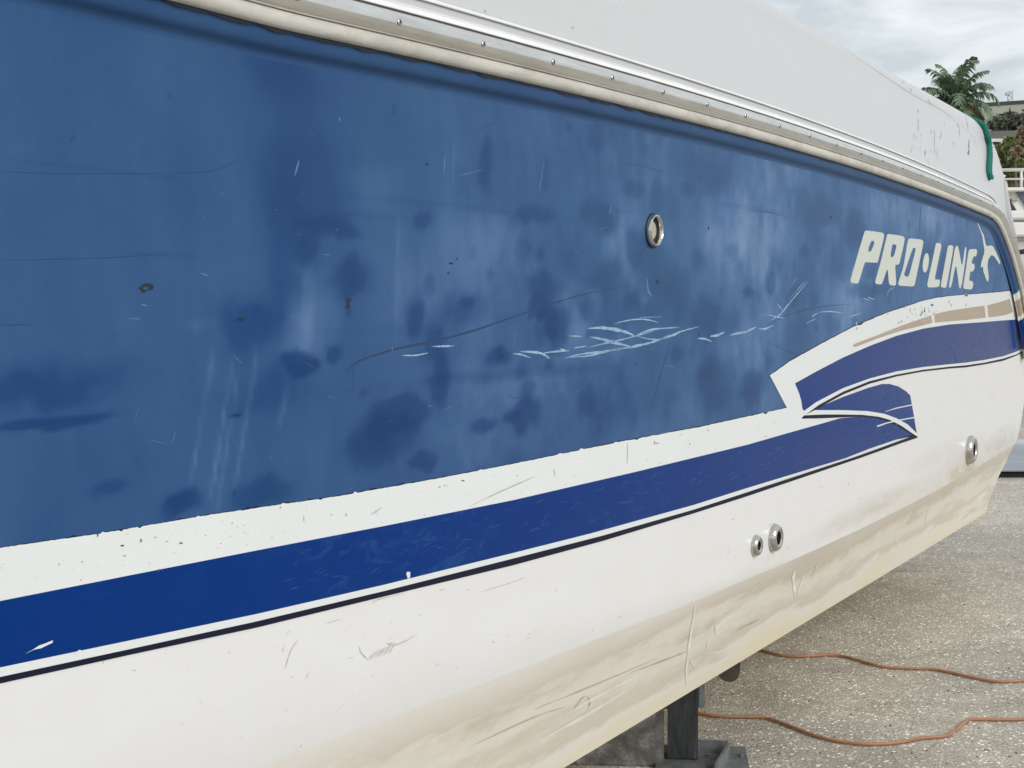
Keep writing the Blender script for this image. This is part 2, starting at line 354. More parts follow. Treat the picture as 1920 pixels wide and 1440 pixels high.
def wear(S, H):
    v = np.full(S.shape, .49) + .18 * np.clip((S - 2.6) / 1.6, -.5, 1)
    m1 = np.clip((S - 1.6) / 1.0, .2, 1)
    v += m1 * .20 * np.clip(fbm(S * 5, H * 6, 3), -.6, .8) + .04 * fbm(S * 16, H * 2.4 + S, 5) + m1 * .13 * fbm(S * 34 + H * 10, H * 14, 8, 3) * (vnoise(S * 2.2, H * 2.2, 12) + .7)
    n7 = fbm(S * 11, H * 11, 61, 3); v -= m1 * .18 / (1 + np.exp(-(n7 - .38) * 14)) * np.clip((S - 2) / 1, 0, 1)
    lf = vnoise(S * 3.1 + H, H * 6, 71); v += m1 * .10 * (np.floor(lf * 7) / 7 - lf) * 3
    S0, H0 = S, H; wS = .034 * fbm(S0 * 9, H0 * 9, 31, 3) + .014 * fbm(S0 * 34, H0 * 34, 33, 2); wH = .028 * fbm(S0 * 9, H0 * 9, 41, 3) + .012 * fbm(S0 * 34, H0 * 34, 43, 2)
    for (x, y, rx, ry, a, k, sf) in LIGHT: q_ = min(1, min(rx, ry) / 22) ** 1.5; v += k * (.42 if min(rx, ry) > 15 else .20) * blob(S0 + wS * q_, H0 + wH * q_, x, y, rx, ry, a, sf)
    for (x, y, rx, ry, a, k, sf) in DARK: q_ = min(1, min(rx, ry) / 22) ** 1.5; v -= k * (.38 if min(rx, ry) > 9 else .16) * blob(S0 + wS * q_, H0 + wH * q_, x, y, rx * .95, ry * .95, a, sf * 1.05)
    return v
def svals(a, b, d0):   # closer together near the camera
    R = [a]
    while R[-1] < b: R.append(R[-1] + d0 * max(.8, min(2.4, sqrt(R[-1] ** 2 + 1.8) / 2.2)) if R[-1] > .9 else R[-1] + .05)
    R[-1] = b; return R
ss = svals(-2.6, S_END, .02)
def stain(S, H):
    v = np.zeros(S.shape)
    ch = np.interp(S, chine_s, chine_h)
    v += .25 * np.exp(-(H - ch) / .03) * np.clip((S - 2.5) / 3, 0, 1)
    for (x, y, rx, ry, k) in [(1790, 850, 60, 22, .6), (1850, 860, 60, 26, .7), (1720, 925, 110, 20, .7), (1650, 945, 70, 18, .6), (1890, 822, 25, 22, .8), (1815, 890, 20, 22, .7), (1560, 1000, 120, 14, .4), (1836, 885, 8, 22, .6)]:
        v += .38 * k * blob(S, H, x, y, rx, ry, .5 if rx > 20 else 0, .6)
    return np.clip(v, 0, 1)
sheet('hull_side', ss, side_lo, side_hi, 60, 0, WHITE, 'stain', stain, mirror=True, of2=sec_o, pw=1.6)
# hull bottom: sloping strake below the chine, then the flatter underside to the keel
be_px = [(1902, 834, CH_O), (1894, 843, -.05), (1886, 857, -.07), (1878, 868, -.085), (1872, 886, -.11), (1863, 900, -.13), (1855, 925, -.16), (1847, 961, LOW_O)]
be = [on_hull(x, y, o) for x, y, o in be_px][::-1]
CLN = []; V = []; A = []; Fc = []; NS = 260; NR = 34
for i in range(NS + 1):
    u = (i / NS)
    for k in range(NR + 1):
        w_ = k / NR
        if w_ <= .6:                                    # keel .. lower edge
            q = w_ / .6; o = -HB + (LOW_O + HB) * q
            send = be[0][0]; s = -2.3 + (send + 2.3) * u; h = low(s) - .09 * (1 - q); lv = 0
        else:
            q = (w_ - .6) / .4
            o = LOW_O + (CH_O - LOW_O) * q - .010 * sin(pi * min(1, q)) * (1 if q > .0 else 0)
            idx = q * (len(be) - 1); j = min(int(idx), len(be) - 2); send = be[j][0] + (be[j + 1][0] - be[j][0]) * (idx - j)
            s = -2.3 + (send + 2.3) * u
            h = low(s) + (chine(s) - low(s)) * q; lv = q; o = sec_o(s, h)
        V.append(place(s, h, o)); A.append(lv); CLN.append(max(0, min(1, (lv - .72) / .28)) * .85 * max(0, min(1, (4.2 - s) / 2.4)))
n = NR + 1
for i in range(NS):
    for k in range(NR): Fc.append((i * n + k, (i + 1) * n + k, (i + 1) * n + k + 1, i * n + k + 1))
m0 = len(V); V += [Vector((v.x, 2 * HB - v.y, v.z)) for v in V]; Fc += [tuple(m0 + q for q in f[::-1]) for f in Fc]; A = A + A
hb = mesh_obj('hull_bottom', V, Fc, BOTTOM, BOAT, True, 30)
at = hb.data.attributes.new('level', 'FLOAT', 'POINT'); at.data.foreach_set('value', np.array(A, np.float32)); at = hb.data.attributes.new('clean', 'FLOAT', 'POINT'); at.data.foreach_set('value', np.array(CLN + CLN, np.float32))
# transom joining the two sides
tr = [(p[0], p[1], o) for p, (x, y, o) in zip(be, be_px[::-1])] + [(p[0], p[1], topside_o(p[1])) for p in stern_edge[1:]] + [(p[0] + .0, p[1], .02) for p in rail_path[::-1] if p[0] > rs[-1] - .1 and p[1] > in_h[-1]]
V = []; Fc = []
for (s, h, o) in tr: V += [Vector((s - .004, -o + .004, h + CAMH)), Vector((s - .004, 2 * HB + o - .004, h + CAMH))]
for i in range(len(tr) - 1): Fc.append((2 * i, 2 * i + 1, 2 * i + 3, 2 * i + 2))
mesh_obj('transom', V, Fc, WHITE, BOAT, False)

# rub rail, its vinyl base, and the moulded lip below it
lip = [(-.100, .0005), (-.094, .001), (-.089, .0035), (-.085, .009), (-.082, .0135), (-.078, .0175), (-.072, .020), (-.064, .0222), (-.054, .0240), (-.050, .02)]
FB = FR
def hy(y): return on_hull(1903, y, .02)[1]
ibs = [len(FR)] * 6; marks = [hy(548), hy(561), hy(588), hy(600), hy(654)]
for q, mk in enumerate(marks):
    for i, (p, N) in enumerate(FR):
        if p[0] > 6.8 and p[1] - N.y * .08 < mk: ibs[q] = i; break
lo_ = sweep('rail_lip', lip, BLUE, BOAT, FR[:ibs[0] + 1], True)
for q, (nm_, mm_) in enumerate([('lip_band', STRIPEW), ('lip_band', TAN), ('lip_band', STRIPEW), ('lip_band', NAVY), ('lip_band', WHITE)]):
    a_, b_ = ibs[q], min(ibs[q + 1], len(FR) - 1) if q < 4 else len(FR) - 1
    if b_ > a_: sweep(nm_, lip, mm_, BOAT, FR[a_:b_ + 1], False)
at = lo_.data.attributes.new('wear', 'FLOAT', 'POINT'); at.data.foreach_set('value', np.full(len(lo_.data.vertices), .40, np.float32))
sg_ = sweep('seam_gap', [(-.0565, .0268), (-.054, .0275), (-.049, .028)], CAULK, BOAT, path_frames(poly_interp(rail_path, .008)))
for i_, v_ in enumerate(sg_.data.vertices):
    if i_ % 3 == 0: v_.co.z += .0035 * noise.noise(v_.co * 22) + .0016 * noise.noise(v_.co * 90); v_.co.y -= .001
sweep('rub_rail_base', [(-.052, .020), (-.0515, .032), (-.048, .037), (-.040, .0405), (-.030, .0405), (-.024, .038), (-.0225, .030)], VINYL, BOAT)
rail = sweep('rub_rail', [(-.0235, .030), (-.0225, .0425), (-.020, .0455), (-.013, .0515), (-.005, .0550), (.004, .0552), (.012, .0525), (.019, .0470), (.0235, .0405), (.024, .030)], STEEL, BOAT, angle=60)
sweep('rail_seam', [(.0235, .0395), (.026, .0365), (.0285, .036)], SEAL, BOAT)
# screws along the rail, ten inches apart
def screw_bm(r):
    bm = bmesh.new(); prof = [(r, 0), (r * .93, .0009), (r * .7, .0019), (r * .35, .0024), (.0, .0025)]; n = 14; rings = []
    for (a, z) in prof[:-1]: rings.append([bm.verts.new((a * cos(2 * pi * k / n), a * sin(2 * pi * k / n), z)) for k in range(n)])
    top = bm.verts.new((0, 0, prof[-1][1]))
    for a, b in zip(rings, rings[1:]):
        for k in range(n): bm.faces.new((a[k], a[(k + 1) % n], b[(k + 1) % n], b[k]))
    for k in range(n): bm.faces.new((rings[-1][k], rings[-1][(k + 1) % n], top))
    return bm
sc_me = None; slot_me = None
fi = [f for f in FR]
s0 = on_hull(557, 1.5, .055)[0]; step = .2585
for k in range(-3, 23):
    s = s0 + k * step
    if s > rail_path[-1][0]: break
    j = min(range(len(FR)), key=lambda i: abs(FR[i][0][0] - s)); (p, N) = FR[j]
    if s > 7.1: break
    c = place(s, p[1] - .0005, .0548)
    if sc_me is None:
        so = bm_obj('screw', screw_bm(.0062), CHROME, rail, True, 60); sc_me = so.data
    else:
        so = bpy.data.objects.new('screw', sc_me); COL.objects.link(so); so.parent = rail
    so.location = c; so.rotation_euler = (pi / 2 - .08, 0, .12)
    bm = bmesh.new() if slot_me is None else None
    if bm is not None:
        box(bm, (0, 0, .0026), (.0075, .0016, .0006)); box(bm, (0, 0, .00262), (.0016, .0075, .0006)); box(bm, (0, -.0058, .0003), (.006, .001, .0003))
        sl = bm_obj('cross_slot', bm, BLACK, so); slot_me = sl.data
    else:
        sl = bpy.data.objects.new('cross_slot', slot_me); COL.objects.link(sl); sl.parent = so
    sl.rotation_euler = (0, 0, random.random() * 3)
# gunwale cap above the rail
tp = [on_hull(x, y, -.14) for x, y in [(1430, 0), (1600, 92), (1720, 163), (1800, 206)]]
Tp = np.polyfit([p[0] for p in tp], [p[1] for p in tp], 1)
tpx = [(1836, 229, -.135), (1850, 246, -.12), (1862, 280, -.10), (1872, 313, -.08), (1883, 360, -.05), (1893, 397, -.02), (1903, 440, .0), (1914, 480, .01), (1922, 513, .015), (1938, 580, .015), (1948, 625, .015), (1953, 656, .015)]
Tst = [(*on_hull(x, y, o), o) for x, y, o in [(x_ - (9 if 300 < y_ < 500 else 3 if y_ > 270 else 0), y_, o_) for x_, y_, o_ in tpx]]
i_c = min(range(len(rail_path)), key=lambda i: abs(rail_path[i][0] - (Tst[0][0] - .12)))
NU = len(rail_path)
Tl = []
for i, p in enumerate(rail_path):
    if i <= i_c: Tl.append((p[0], float(np.polyval(Tp, max(p[0], 2.0))), -.14))
seg = [Tl[-1]] + Tst; dist = [0]
for a, b in zip(seg, seg[1:]): dist.append(dist[-1] + sqrt((a[0] - b[0]) ** 2 + (a[1] - b[1]) ** 2))
for i in range(i_c + 1, NU):
    d = dist[-1] * (i - i_c) / (NU - 1 - i_c); Tl.append(tuple(float(np.interp(d, dist, [q[k] for q in seg])) for k in range(3)))
Tl = smooth(Tl, 5)
flange = [(.0245, .028), (.026, .033), (.030, .0365), (.036, .0355), (.042, .030), (.047, .0215), (.0495, .0165), (.0515, .0150), (.0530, .0130)]
sweep('cap_flange', flange, FLANGE_HI, BOAT, [f for f in FR if f[0][0] < 7.2])
sweep('cap_moulding', [(.0675, .0165), (.0695, .0185), (.0725, .0172), (.0760, .0120), (.0800, .0030), (.0830, -.0040)], FLANGE_HI, BOAT, [f for f in FR if f[0][0] < 7.0])  # ridge in the brighter white, for its highlight line
near = [(.0245, .022), (.0515, .0145), (.055, .0120), (.066, .0125), (.0695, .0115), (.0725, .006), (.0755, -.003), (.0785, -.0055), (.083, -.007), (.096, -.009)]
V = []; Fc = []; rows = None; SV = []
for i, (p, N) in enumerate(FR):
    T = Tl[i]; d = Vector((T[0] - p[0], T[1] - p[1])); Lh = d.length; k = min(1, Lh / .2); col = []
    dn = d.normalized(); dirn = (N * .5 + dn * .5).normalized() if i > i_c else N
    for (b, o) in near: col.append((p[0] + dirn.x * b * k * KR, p[1] + dirn.y * b * k * KR, o))
    a = col[-1]; to = T[2]; rk = min(1, Lh / .40) ** 1.3; U1, U2 = .055 * rk, .085 * rk
    for q in [.08, .16, .25, .34, .43, .52, .61, .69, .76]:
        col.append((a[0] + (T[0] - a[0]) * q, a[1] + (T[1] - a[1]) * q, a[2] + (to + U1 - a[2]) * (q / .76) ** 1.15))
    for q in range(1, 8):
        th = q / 7 * pi / 2; f = .76 + .24 * sin(th)
        col.append((a[0] + (T[0] - a[0]) * f, a[1] + (T[1] - a[1]) * f, to + U1 - U2 * (1 - cos(th))))
    e = col[-1]; col.append((e[0] + dn.x * -.0, e[1] + .002, e[2] - .1)); col.append((e[0], e[1] + .01, -HB))
    for c_ in col: V.append(place(c_[0], c_[1], c_[2])); SV.append((c_[0], c_[1]))
    rows = len(col)
for i in range(NU - 1):
    for k in range(rows - 1): Fc.append((i * rows + k, (i + 1) * rows + k, (i + 1) * rows + k + 1, i * rows + k + 1))
m0 = len(V); V += [Vector((v.x, 2 * HB - v.y, v.z)) for v in V]; Fc += [tuple(m0 + q for q in f[::-1]) for f in Fc]
cap = mesh_obj('gunwale_cap', V, Fc, CAPW, BOAT, True, 50)
CAPV = V[:m0]

# blue panel
def hl_fun():
    pts = [on_hull(x, y, -.02) for x, y in [(-500, 1175), (-200, 1112), (0, 1068), (480, 987), (960, 898), (1400, 808), (1462, 790), (1488, 775), (1492, 735), (1530, 702), (1600, 648), (1680, 608), (1750, 588), (1810, 575), (1893, 566), (1905, 564)]]
    S = [p[0] for p in pts]; H = [p[1] for p in pts]
    k = (H[1] - H[0]) / (S[1] - S[0])
    def f(s):
        if s < S[0]: return H[0] + k * (s - S[0]) * .6
        return float(np.interp(s, S, H))
    return f
blue_lo = hl_fun()
bs = svals(-2.6, on_hull(1900, 500, 0)[0], .009)
sheet('blue_panel', bs, blue_lo, side_hi, 120, .0004, BLUE, 'wear', wear)

# ---- painted shapes on the topside
def trf(x0, y0, sc): return lambda P: [(x0 + x / sc, y0 + y / sc) for x, y in P]
def hullpts(P): # pixels -> (s, h)
    R = []
    for (x, y) in P:
        q = on_hull(x, y, -.015); q = on_hull(x, y, topside_o(q[1])); R.append(q)
    return R
def decal(name, loops, m, eps, parent=BOAT, px=True, clip=None):
    bm = bmesh.new(); es = []
    for Lp in loops:
        P = hullpts(Lp) if px else Lp
        vs = [bm.verts.new((a, b, 0)) for a, b in P]
        for i in range(len(vs)): es.append(bm.edges.new((vs[i], vs[(i + 1) % len(vs)])))
    bmesh.ops.triangle_fill(bm, use_beauty=True, use_dissolve=False, edges=es)
    for k in range(18):
        s = S1 - .15 * k
        if any(v.co.x < s for v in bm.verts):
            bmesh.ops.bisect_plane(bm, geom=bm.verts[:] + bm.edges[:] + bm.faces[:], plane_co=(s, 0, 0), plane_no=(1, 0, 0))
    bm.normal_update()
    for f in bm.faces:
        if f.normal.z < 0: f.normal_flip()
    for v in bm.verts: v.co = place(v.co.x, v.co.y, topside_o(v.co.y) + eps * .35)
    return bm_obj(name, bm, m, parent)
def dens(P, step, jit=0, chip=0, seed=1):
    r = random.Random(seed); R = []
    for a, b in zip(P, P[1:]):
        d = sqrt((a[0] - b[0]) ** 2 + (a[1] - b[1]) ** 2); n = max(1, int(d / step))
        for k in range(n):
            t_ = k / n; j = r.gauss(0, jit)
            if r.random() < chip: j += r.choice((-1, 1)) * r.uniform(1.5, 3.5)
            R.append((a[0] + (b[0] - a[0]) * t_, a[1] + (b[1] - a[1]) * t_ + j))
    R.append(P[-1]); return R
r4 = trf(1400, 360, 2.88); rs_ = trf(1480, 560, 4.8); rE = trf(1780, 540, 4.0)
top_edge = [(-500, 1128), (-200, 1067), (0, 1027), (182, 1001), (400, 964), (635, 930), (820, 897), (960, 870), (1004, 861), (1159, 829), (1313, 800), (1400, 781), (1475, 764.5)]
wn_edge = [(-500, 1232), (-200, 1168), (0, 1126.5), (240, 1079), (480, 1032), (720, 986), (960, 938), (1194, 884), (1400, 834), (1480, 811)]
nl_edge = [(-500, 1377), (-200, 1301), (0, 1251), (240, 1201), (480, 1151), (720, 1096), (960, 1037), (1107, 1000), (1300, 946.7), (1400, 915)]
kb_up = [(-500, 1397), (-200, 1320), (0, 1269), (240, 1217.5), (480, 1165), (720, 1108), (960, 1047.5), (1130, 1004), (1300, 955.5), (1400, 923)]
kb_lo = [(-500, 1412), (-200, 1333), (0, 1281), (240, 1228), (480, 1176.5), (720, 1118), (960, 1060), (1130, 1014), (1300, 962.5), (1400, 930.5)]
up_sw = [(1443, 704)] + rs_([(0, 565), (240, 430), (560, 260), (880, 125), (1200, 20)]) + [(1755, 558.5), (1780, 555), (1808, 553), (1850, 549.5), (1893, 545.5)]
end_px = [(1900, 553), (1912, 598), (1921, 640), (1922, 655)]
sw_low = rs_([(130, 1010), (240, 930), (480, 805), (720, 718), (960, 655), (1200, 615), (1440, 590)]) + rE([(120, 560), (260, 540), (400, 512), (500, 478), (550, 455)])
sw_low = [p for i, p in enumerate(sw_low) if i == 0 or p[0] > sw_low[i - 1][0]]
wl_low = rs_([(112, 1068), (260, 958), (480, 838), (720, 742), (960, 683), (1200, 640), (1440, 612)]) + rE([(120, 580), (260, 560), (400, 530), (500, 498), (556, 468)])
wl_low = [p for i, p in enumerate(wl_low) if i == 0 or p[0] > wl_low[i - 1][0]]
bl_low = rs_([(112, 1080), (290, 968), (480, 862), (720, 765), (960, 700), (1200, 655), (1440, 628)]) + rE([(120, 595), (260, 573), (400, 546), (500, 508), (558, 476)])
bl_low = [p for i, p in enumerate(bl_low) if i == 0 or p[0] > bl_low[i - 1][0]]
arc_wt = rs_([(225, 1003), (480, 1003), (700, 1012), (850, 1035), (960, 1075), (1060, 1130), (1146, 1212)])
arc_wb = rs_([(130, 1050), (300, 1042), (480, 1042), (650, 1045), (800, 1062), (900, 1090), (1000, 1140), (1080, 1195), (1148, 1240)])
arc_kb = rs_([(112, 1080), (300, 1075), (460, 1068), (650, 1062), (780, 1078), (880, 1105), (980, 1155), (1060, 1200), (1120, 1235)])
T1 = rs_([(1100, 1222)])[0]; TIPK = rs_([(1150, 1240)])[0]; TIPB = rs_([(1146, 1252)])[0]
dark_rim = [(x, y - 1.6) for x, y in top_edge[:-1]]
# thin dark edging, then white, navy, pin stripes
decal('stripe_edging', [dens([(x, y - 1.3) for x, y in top_edge], 9, .3, .1, 3) + [(1443 - 1.6, 704)] + [(x - .8, y - 1.2) for x, y in up_sw[1:]] + [(x, y + 6) for x, y in up_sw[::-1][:-1]] + [(1455, 704), (1485, 770)] + [(x, y + 8) for x, y in top_edge[::-1]]], INK, .0020)
decal('white_stripe', [dens(top_edge, 5, .28, .045, 5) + dens(up_sw, 6, .2, .02, 6) + end_px + wl_low[::-1] + arc_wb[1:-1:1][:0] + [T1] + kb_up[::-1]], STRIPEW, .0026)
decal('navy_stripe', [wn_edge + [(1530, 797), (1576, 784)] + arc_kb[3:] + [T1] + rs_([(960, 1268), (720, 1350), (500, 1436)]) + nl_edge[::-1]], NAVY, .0034)
decal('navy_stripe', [rs_([(48, 762), (240, 655), (480, 530), (720, 425), (960, 335), (1200, 270), (1440, 232)]) + rE([(120, 265), (260, 255), (400, 243), (480, 238), (525, 236)]) + [(1921, 650)] + sw_low[::-1] + rs_([(115, 990), (105, 920), (85, 850)])], NAVY, .0034)
decal('navy_wing', [bl_low[0:1] + rs_([(232, 990), (480, 885), (700, 805), (830, 768), (900, 768), (980, 790), (1050, 835), (1085, 870), (1100, 950), (1120, 1060), (1140, 1185)]) + arc_wt[::-1]], NAVY, .0034)
decal('white_pinstripe', [arc_wt[:1] + arc_wt[1:] + arc_wb[::-1]], STRIPEW, .0042)
decal('dark_pinstripe', [arc_wb[:] + [TIPB] + [rs_([(1120, 1240)])[0]] + arc_kb[::-1]], INK, .0038)
decal('dark_pinstripe', [wl_low + bl_low[::-1]], INK, .0038)
decal('dark_pinstripe', [kb_up + rs_([(600, 1420), (800, 1348), (1000, 1275), (1140, 1222), (1152, 1238), (1150, 1252), (1000, 1302), (800, 1375), (640, 1432)]) + kb_lo[::-1]], INK, .0038)
decal('tan_stripe', [rs_([(570, 432), (572, 415), (600, 400), (800, 325), (1000, 245), (1200, 175), (1275, 150), (1285, 218), (1180, 245), (1000, 290), (800, 355), (600, 432)])], TAN, .0034)
decal('tan_stripe', [rs_([(1302, 140)]) + rE([(0, 170), (120, 152), (262, 132), (272, 222), (120, 240), (0, 250)]) + rs_([(1305, 215)])], TAN, .0034)
decal('tan_stripe', [rE([(282, 130), (360, 110), (420, 92), (450, 80), (476, 180), (430, 200), (380, 210), (292, 220)])], TAN, .0034)
decal('white_scratch', [rs_([(860, 1015), (960, 980), (1100, 952), (1102, 960), (960, 990), (862, 1018)])], STRIPEW, .0046)
decal('white_scratch', [rs_([(785, 1142), (880, 1112), (1000, 1085), (1122, 1064), (1123, 1074), (1000, 1096), (880, 1122), (788, 1155)])], STRIPEW, .0050)
# lettering
r5 = trf(1560, 400, 5.3333)
LET = [([(330, 170), (500, 192), (520, 212), (512, 265), (455, 490), (440, 494), (330, 488), (322, 500), (268, 680), (255, 703), (190, 697), (180, 670), (215, 545), (318, 195)], [(398, 272), (420, 282), (418, 305), (385, 385), (357, 380), (366, 335), (385, 288)]),
       ([(555, 205), (700, 225), (725, 247), (718, 300), (672, 500), (660, 512), (628, 515), (640, 700), (630, 723), (575, 718), (565, 690), (553, 545), (500, 700), (488, 712), (435, 706), (428, 680), (480, 500), (545, 225)], [(603, 308), (640, 315), (640, 340), (615, 430), (585, 442), (585, 400), (598, 330)]),
       ([(770, 250), (895, 262), (912, 285), (905, 330), (825, 712), (810, 732), (668, 724), (657, 700), (710, 540), (755, 272)], [(808, 345), (838, 348), (765, 632), (735, 632), (716, 615), (740, 540), (790, 390)]),
       ([(935 + 30 * cos(a) + 10 * sin(a), 495 - 98 * sin(a)) for a in np.linspace(0, 2 * pi, 24)[:-1]],),
       ([(1040, 295), (1085, 300), (1092, 330), (1060, 480), (1022, 662), (1075, 662), (1078, 690), (1065, 738), (960, 742), (948, 715), (990, 520), (1033, 315)],),
       ([(1165, 318), (1205, 322), (1212, 345), (1180, 530), (1150, 690), (1138, 745), (1090, 740), (1085, 715), (1120, 530), (1155, 335)],),
       ([(1245, 318), (1262, 340), (1298, 540), (1328, 335), (1342, 340), (1335, 450), (1300, 690), (1282, 755), (1268, 740), (1237, 500), (1190, 735), (1170, 748), (1168, 715), (1195, 540), (1225, 355)],),
       ([(1372, 360), (1440, 356), (1450, 375), (1440, 428), (1412, 432), (1392, 500), (1420, 508), (1425, 545), (1408, 580), (1380, 582), (1368, 672), (1400, 678), (1412, 700), (1402, 750), (1388, 762), (1315, 755), (1310, 725), (1330, 600), (1362, 385)],),
       ([(1435, 62), (1447, 75), (1500, 190), (1515, 215), (1540, 330), (1590, 320), (1610, 332), (1645, 400), (1682, 490), (1676, 515), (1620, 430), (1592, 416), (1562, 455), (1552, 525), (1565, 640), (1560, 682), (1545, 678), (1508, 570), (1510, 530), (1485, 548), (1490, 490), (1525, 385), (1497, 212)],)]
nm = ['letter', 'letter', 'letter', 'dot', 'letter', 'letter', 'letter', 'letter', 'fish_emblem']
def roundpoly(P, it=1):
    for _ in range(it):
        R = []
        for i in range(len(P)):
            a, b = P[i], P[(i + 1) % len(P)]; R += [(a[0] * .85 + b[0] * .15, a[1] * .85 + b[1] * .15), (a[0] * .15 + b[0] * .85, a[1] * .15 + b[1] * .85)]
        P = R
    return P
for i, Lp in enumerate(LET):
    o = decal(nm[i], [r5(roundpoly(list(q))) for q in Lp], CREAM, .0030)
# seam line across the blue, long dark scratch, hairlines
def strip(P, w, jit=0, taper=True, seed=0):
    r = random.Random(seed); n = len(P); A = []; B = []
    for i, (x, y) in enumerate(P):
        a = P[max(i - 1, 0)]; b = P[min(i + 1, n - 1)]; d = Vector((b[0] - a[0], b[1] - a[1])).normalized(); k = w / 2
        if taper: k *= max(.12, sin(pi * (i + .3) / (n - .4)) ** .7)
        k *= 1 + r.uniform(-jit, jit); A.append((x - d.y * k, y + d.x * k)); B.append((x + d.y * k, y - d.x * k))
    return A + B[::-1]
def curve(P, n=6):
    return [(p[0], p[1]) for p in spline([(x, y, 0) for x, y in P], n)]
DARKB = plain('dark_scratch', (.010, .040, .115), .5)
PALE = plain('pale_scratch', (.27, .40, .56), .6, var=.25, sc=60)
PALE2 = plain('faint_scratch', (.10, .19, .33), .6, var=.3, sc=60)
GREY = plain('grey_scuff', (.47, .43, .40), .6, var=.25, sc=80)
BROWN = plain('brown_scuff', (.46, .40, .32), .6)
CHIP = plain('dark_chip', (.008, .018, .030), .6)
CHIPN = plain('navy_chip', (.03, .05, .16), .5)
def joined(name, polys, m, eps):
    bm = bmesh.new()
    for P in polys:
        vs = [bm.verts.new(place(s, h, topside_o(h) + eps * .35)) for s, h in hullpts(P)]; h_ = len(vs) // 2
        for i in range(h_ - 1):
            try: bm.faces.new((vs[i], vs[i + 1], vs[-2 - i], vs[-1 - i]))
            except Exception: pass
    bmesh.ops.recalc_face_normals(bm, faces=bm.faces[:])
    o = bm_obj(name, bm, m, BOAT); o['kind'] = 'stuff'; return o
zA = trf(640, 500, 2.526)
dk = [(curve(zA([(20, 500), (60, 460), (110, 437), (250, 392), (450, 350), (640, 298), (900, 208), (1150, 130), (1380, 88)])), 3.6), (curve([(1730, 377), (1726, 398), (1723, 443)]), 1.3), (curve([(1711, 537), (1707, 575)]), 1.3),
      (curve(zA([(1555, 350), (1510, 520), (1460, 685)])), 1.2), (curve(zA([(780, 605), (830, 622), (885, 600)])), 1.2), (curve([(1195, 484), (1213, 462), (1225, 450)]), 1.6), (curve([(880, 250), (910, 238), (935, 225)]), 1.2), (curve([(0, 488), (180, 484), (320, 476)]), 1.2),
      (curve([(320, 325), (400, 320), (450, 296)]), 1.4), (curve([(0, 322), (140, 326), (300, 325)]), 1.2), (curve([(1160, 305), (1200, 310), (1250, 325)]), 1), (curve([(1400, 395), (1440, 398), (1480, 408)]), 1.1), (curve([(1440, 640), (1470, 655), (1500, 668)]), 1),
      (curve([(1420, 620), (1480, 590), (1540, 575), (1600, 570)]), 1.4), (curve([(682, 672), (664, 690), (662, 735)]), 1), (curve([(0, 610), (60, 608)]), 1.5), (curve([(10, 806), (90, 800), (180, 780)]), 2.5)]
joined('dark_scratches', [strip(P, w, .2, True, i) for i, (P, w) in enumerate(dk)], DARKB, .0018)
pl = []
for P, w in [([(1165, 293), (1240, 290), (1330, 305), (1390, 328)], 12), ([(1390, 328), (1470, 298), (1600, 287)], 7), ([(1100, 385), (1160, 376)], 5), ([(1175, 332), (1240, 345), (1300, 362), (1370, 378)], 11), ([(1160, 385), (1260, 360), (1330, 345), (1480, 305)], 6), ([(1050, 435), (1130, 415), (1250, 400), (1380, 378), (1480, 355), (1600, 310), (1695, 283)], 8),
             ([(1080, 430), (1180, 420), (1300, 392), (1400, 382)], 6), ([(1290, 270), (1370, 252), (1440, 250), (1500, 264)], 6), ([(1380, 325), (1480, 345), (1560, 330), (1650, 290)], 5), ([(1075, 328), (1140, 330)], 5), ([(810, 412), (850, 416), (895, 432)], 6), ([(845, 402), (900, 404), (950, 412), (985, 435)], 10), ([(950, 410), (1010, 402), (1080, 398)], 7), ([(1030, 388), (1075, 400)], 5), ([(285, 420), (350, 420), (410, 408)], 6), ([(425, 378), (480, 377), (535, 375)], 6),
             ([(1685, 340), (1720, 342), (1755, 355)], 8), ([(1745, 330), (1780, 325), (1815, 308)], 9), ([(1840, 325), (1880, 315), (1925, 308)], 9), ([(1410, 240), (1520, 238)], 2)]:
    pl.append((curve(zA(P)), w * 1.25 / 2.526))
for P, w in [([(0, 752), (50, 730)], 9), ([(60, 738), (100, 738), (145, 718)], 9), ([(105, 660), (150, 672), (205, 682)], 6), ([(125, 695), (180, 660), (230, 600), (330, 482)], 7), ([(160, 600), (195, 640)], 4), ([(348, 675), (385, 652)], 5), ([(385, 650), (450, 645), (518, 654)], 6), ([(555, 675), (615, 654)], 5), ([(625, 572), (665, 588)], 5), ([(650, 568), (690, 580)], 5), ([(755, 560), (770, 530), (800, 515)], 3), ([(225, 585), (280, 520), (320, 480)], 3), ([(330, 705), (375, 682)], 3), ([(320, 712), (345, 695)], 3)]:
    pl.append((curve(r4(P)), w / 2.88))
rr = random.Random(4)
joined('pale_scratches', [strip(P, w, .35, True, i) for i, (P, w) in enumerate(pl)], PALE, .0020)
ft = [([(834, 290), (831, 330)], 1.6), ([(560, 300), (552, 330)], 3), ([(262, 598), (240, 597)], 2.5), ([(375, 512), (390, 517)], 3), ([(264, 571), (275, 573)], 3), ([(1222, 556), (1215, 545), (1212, 520)], 3), ([(637, 220), (635, 228)], 3),
      ([(1480, 540), (1495, 520)], 2), ([(1420, 440), (1432, 420)], 2), ([(860, 330), (905, 318)], 1.5), ([(1010, 360), (1020, 300)], 1.5)]
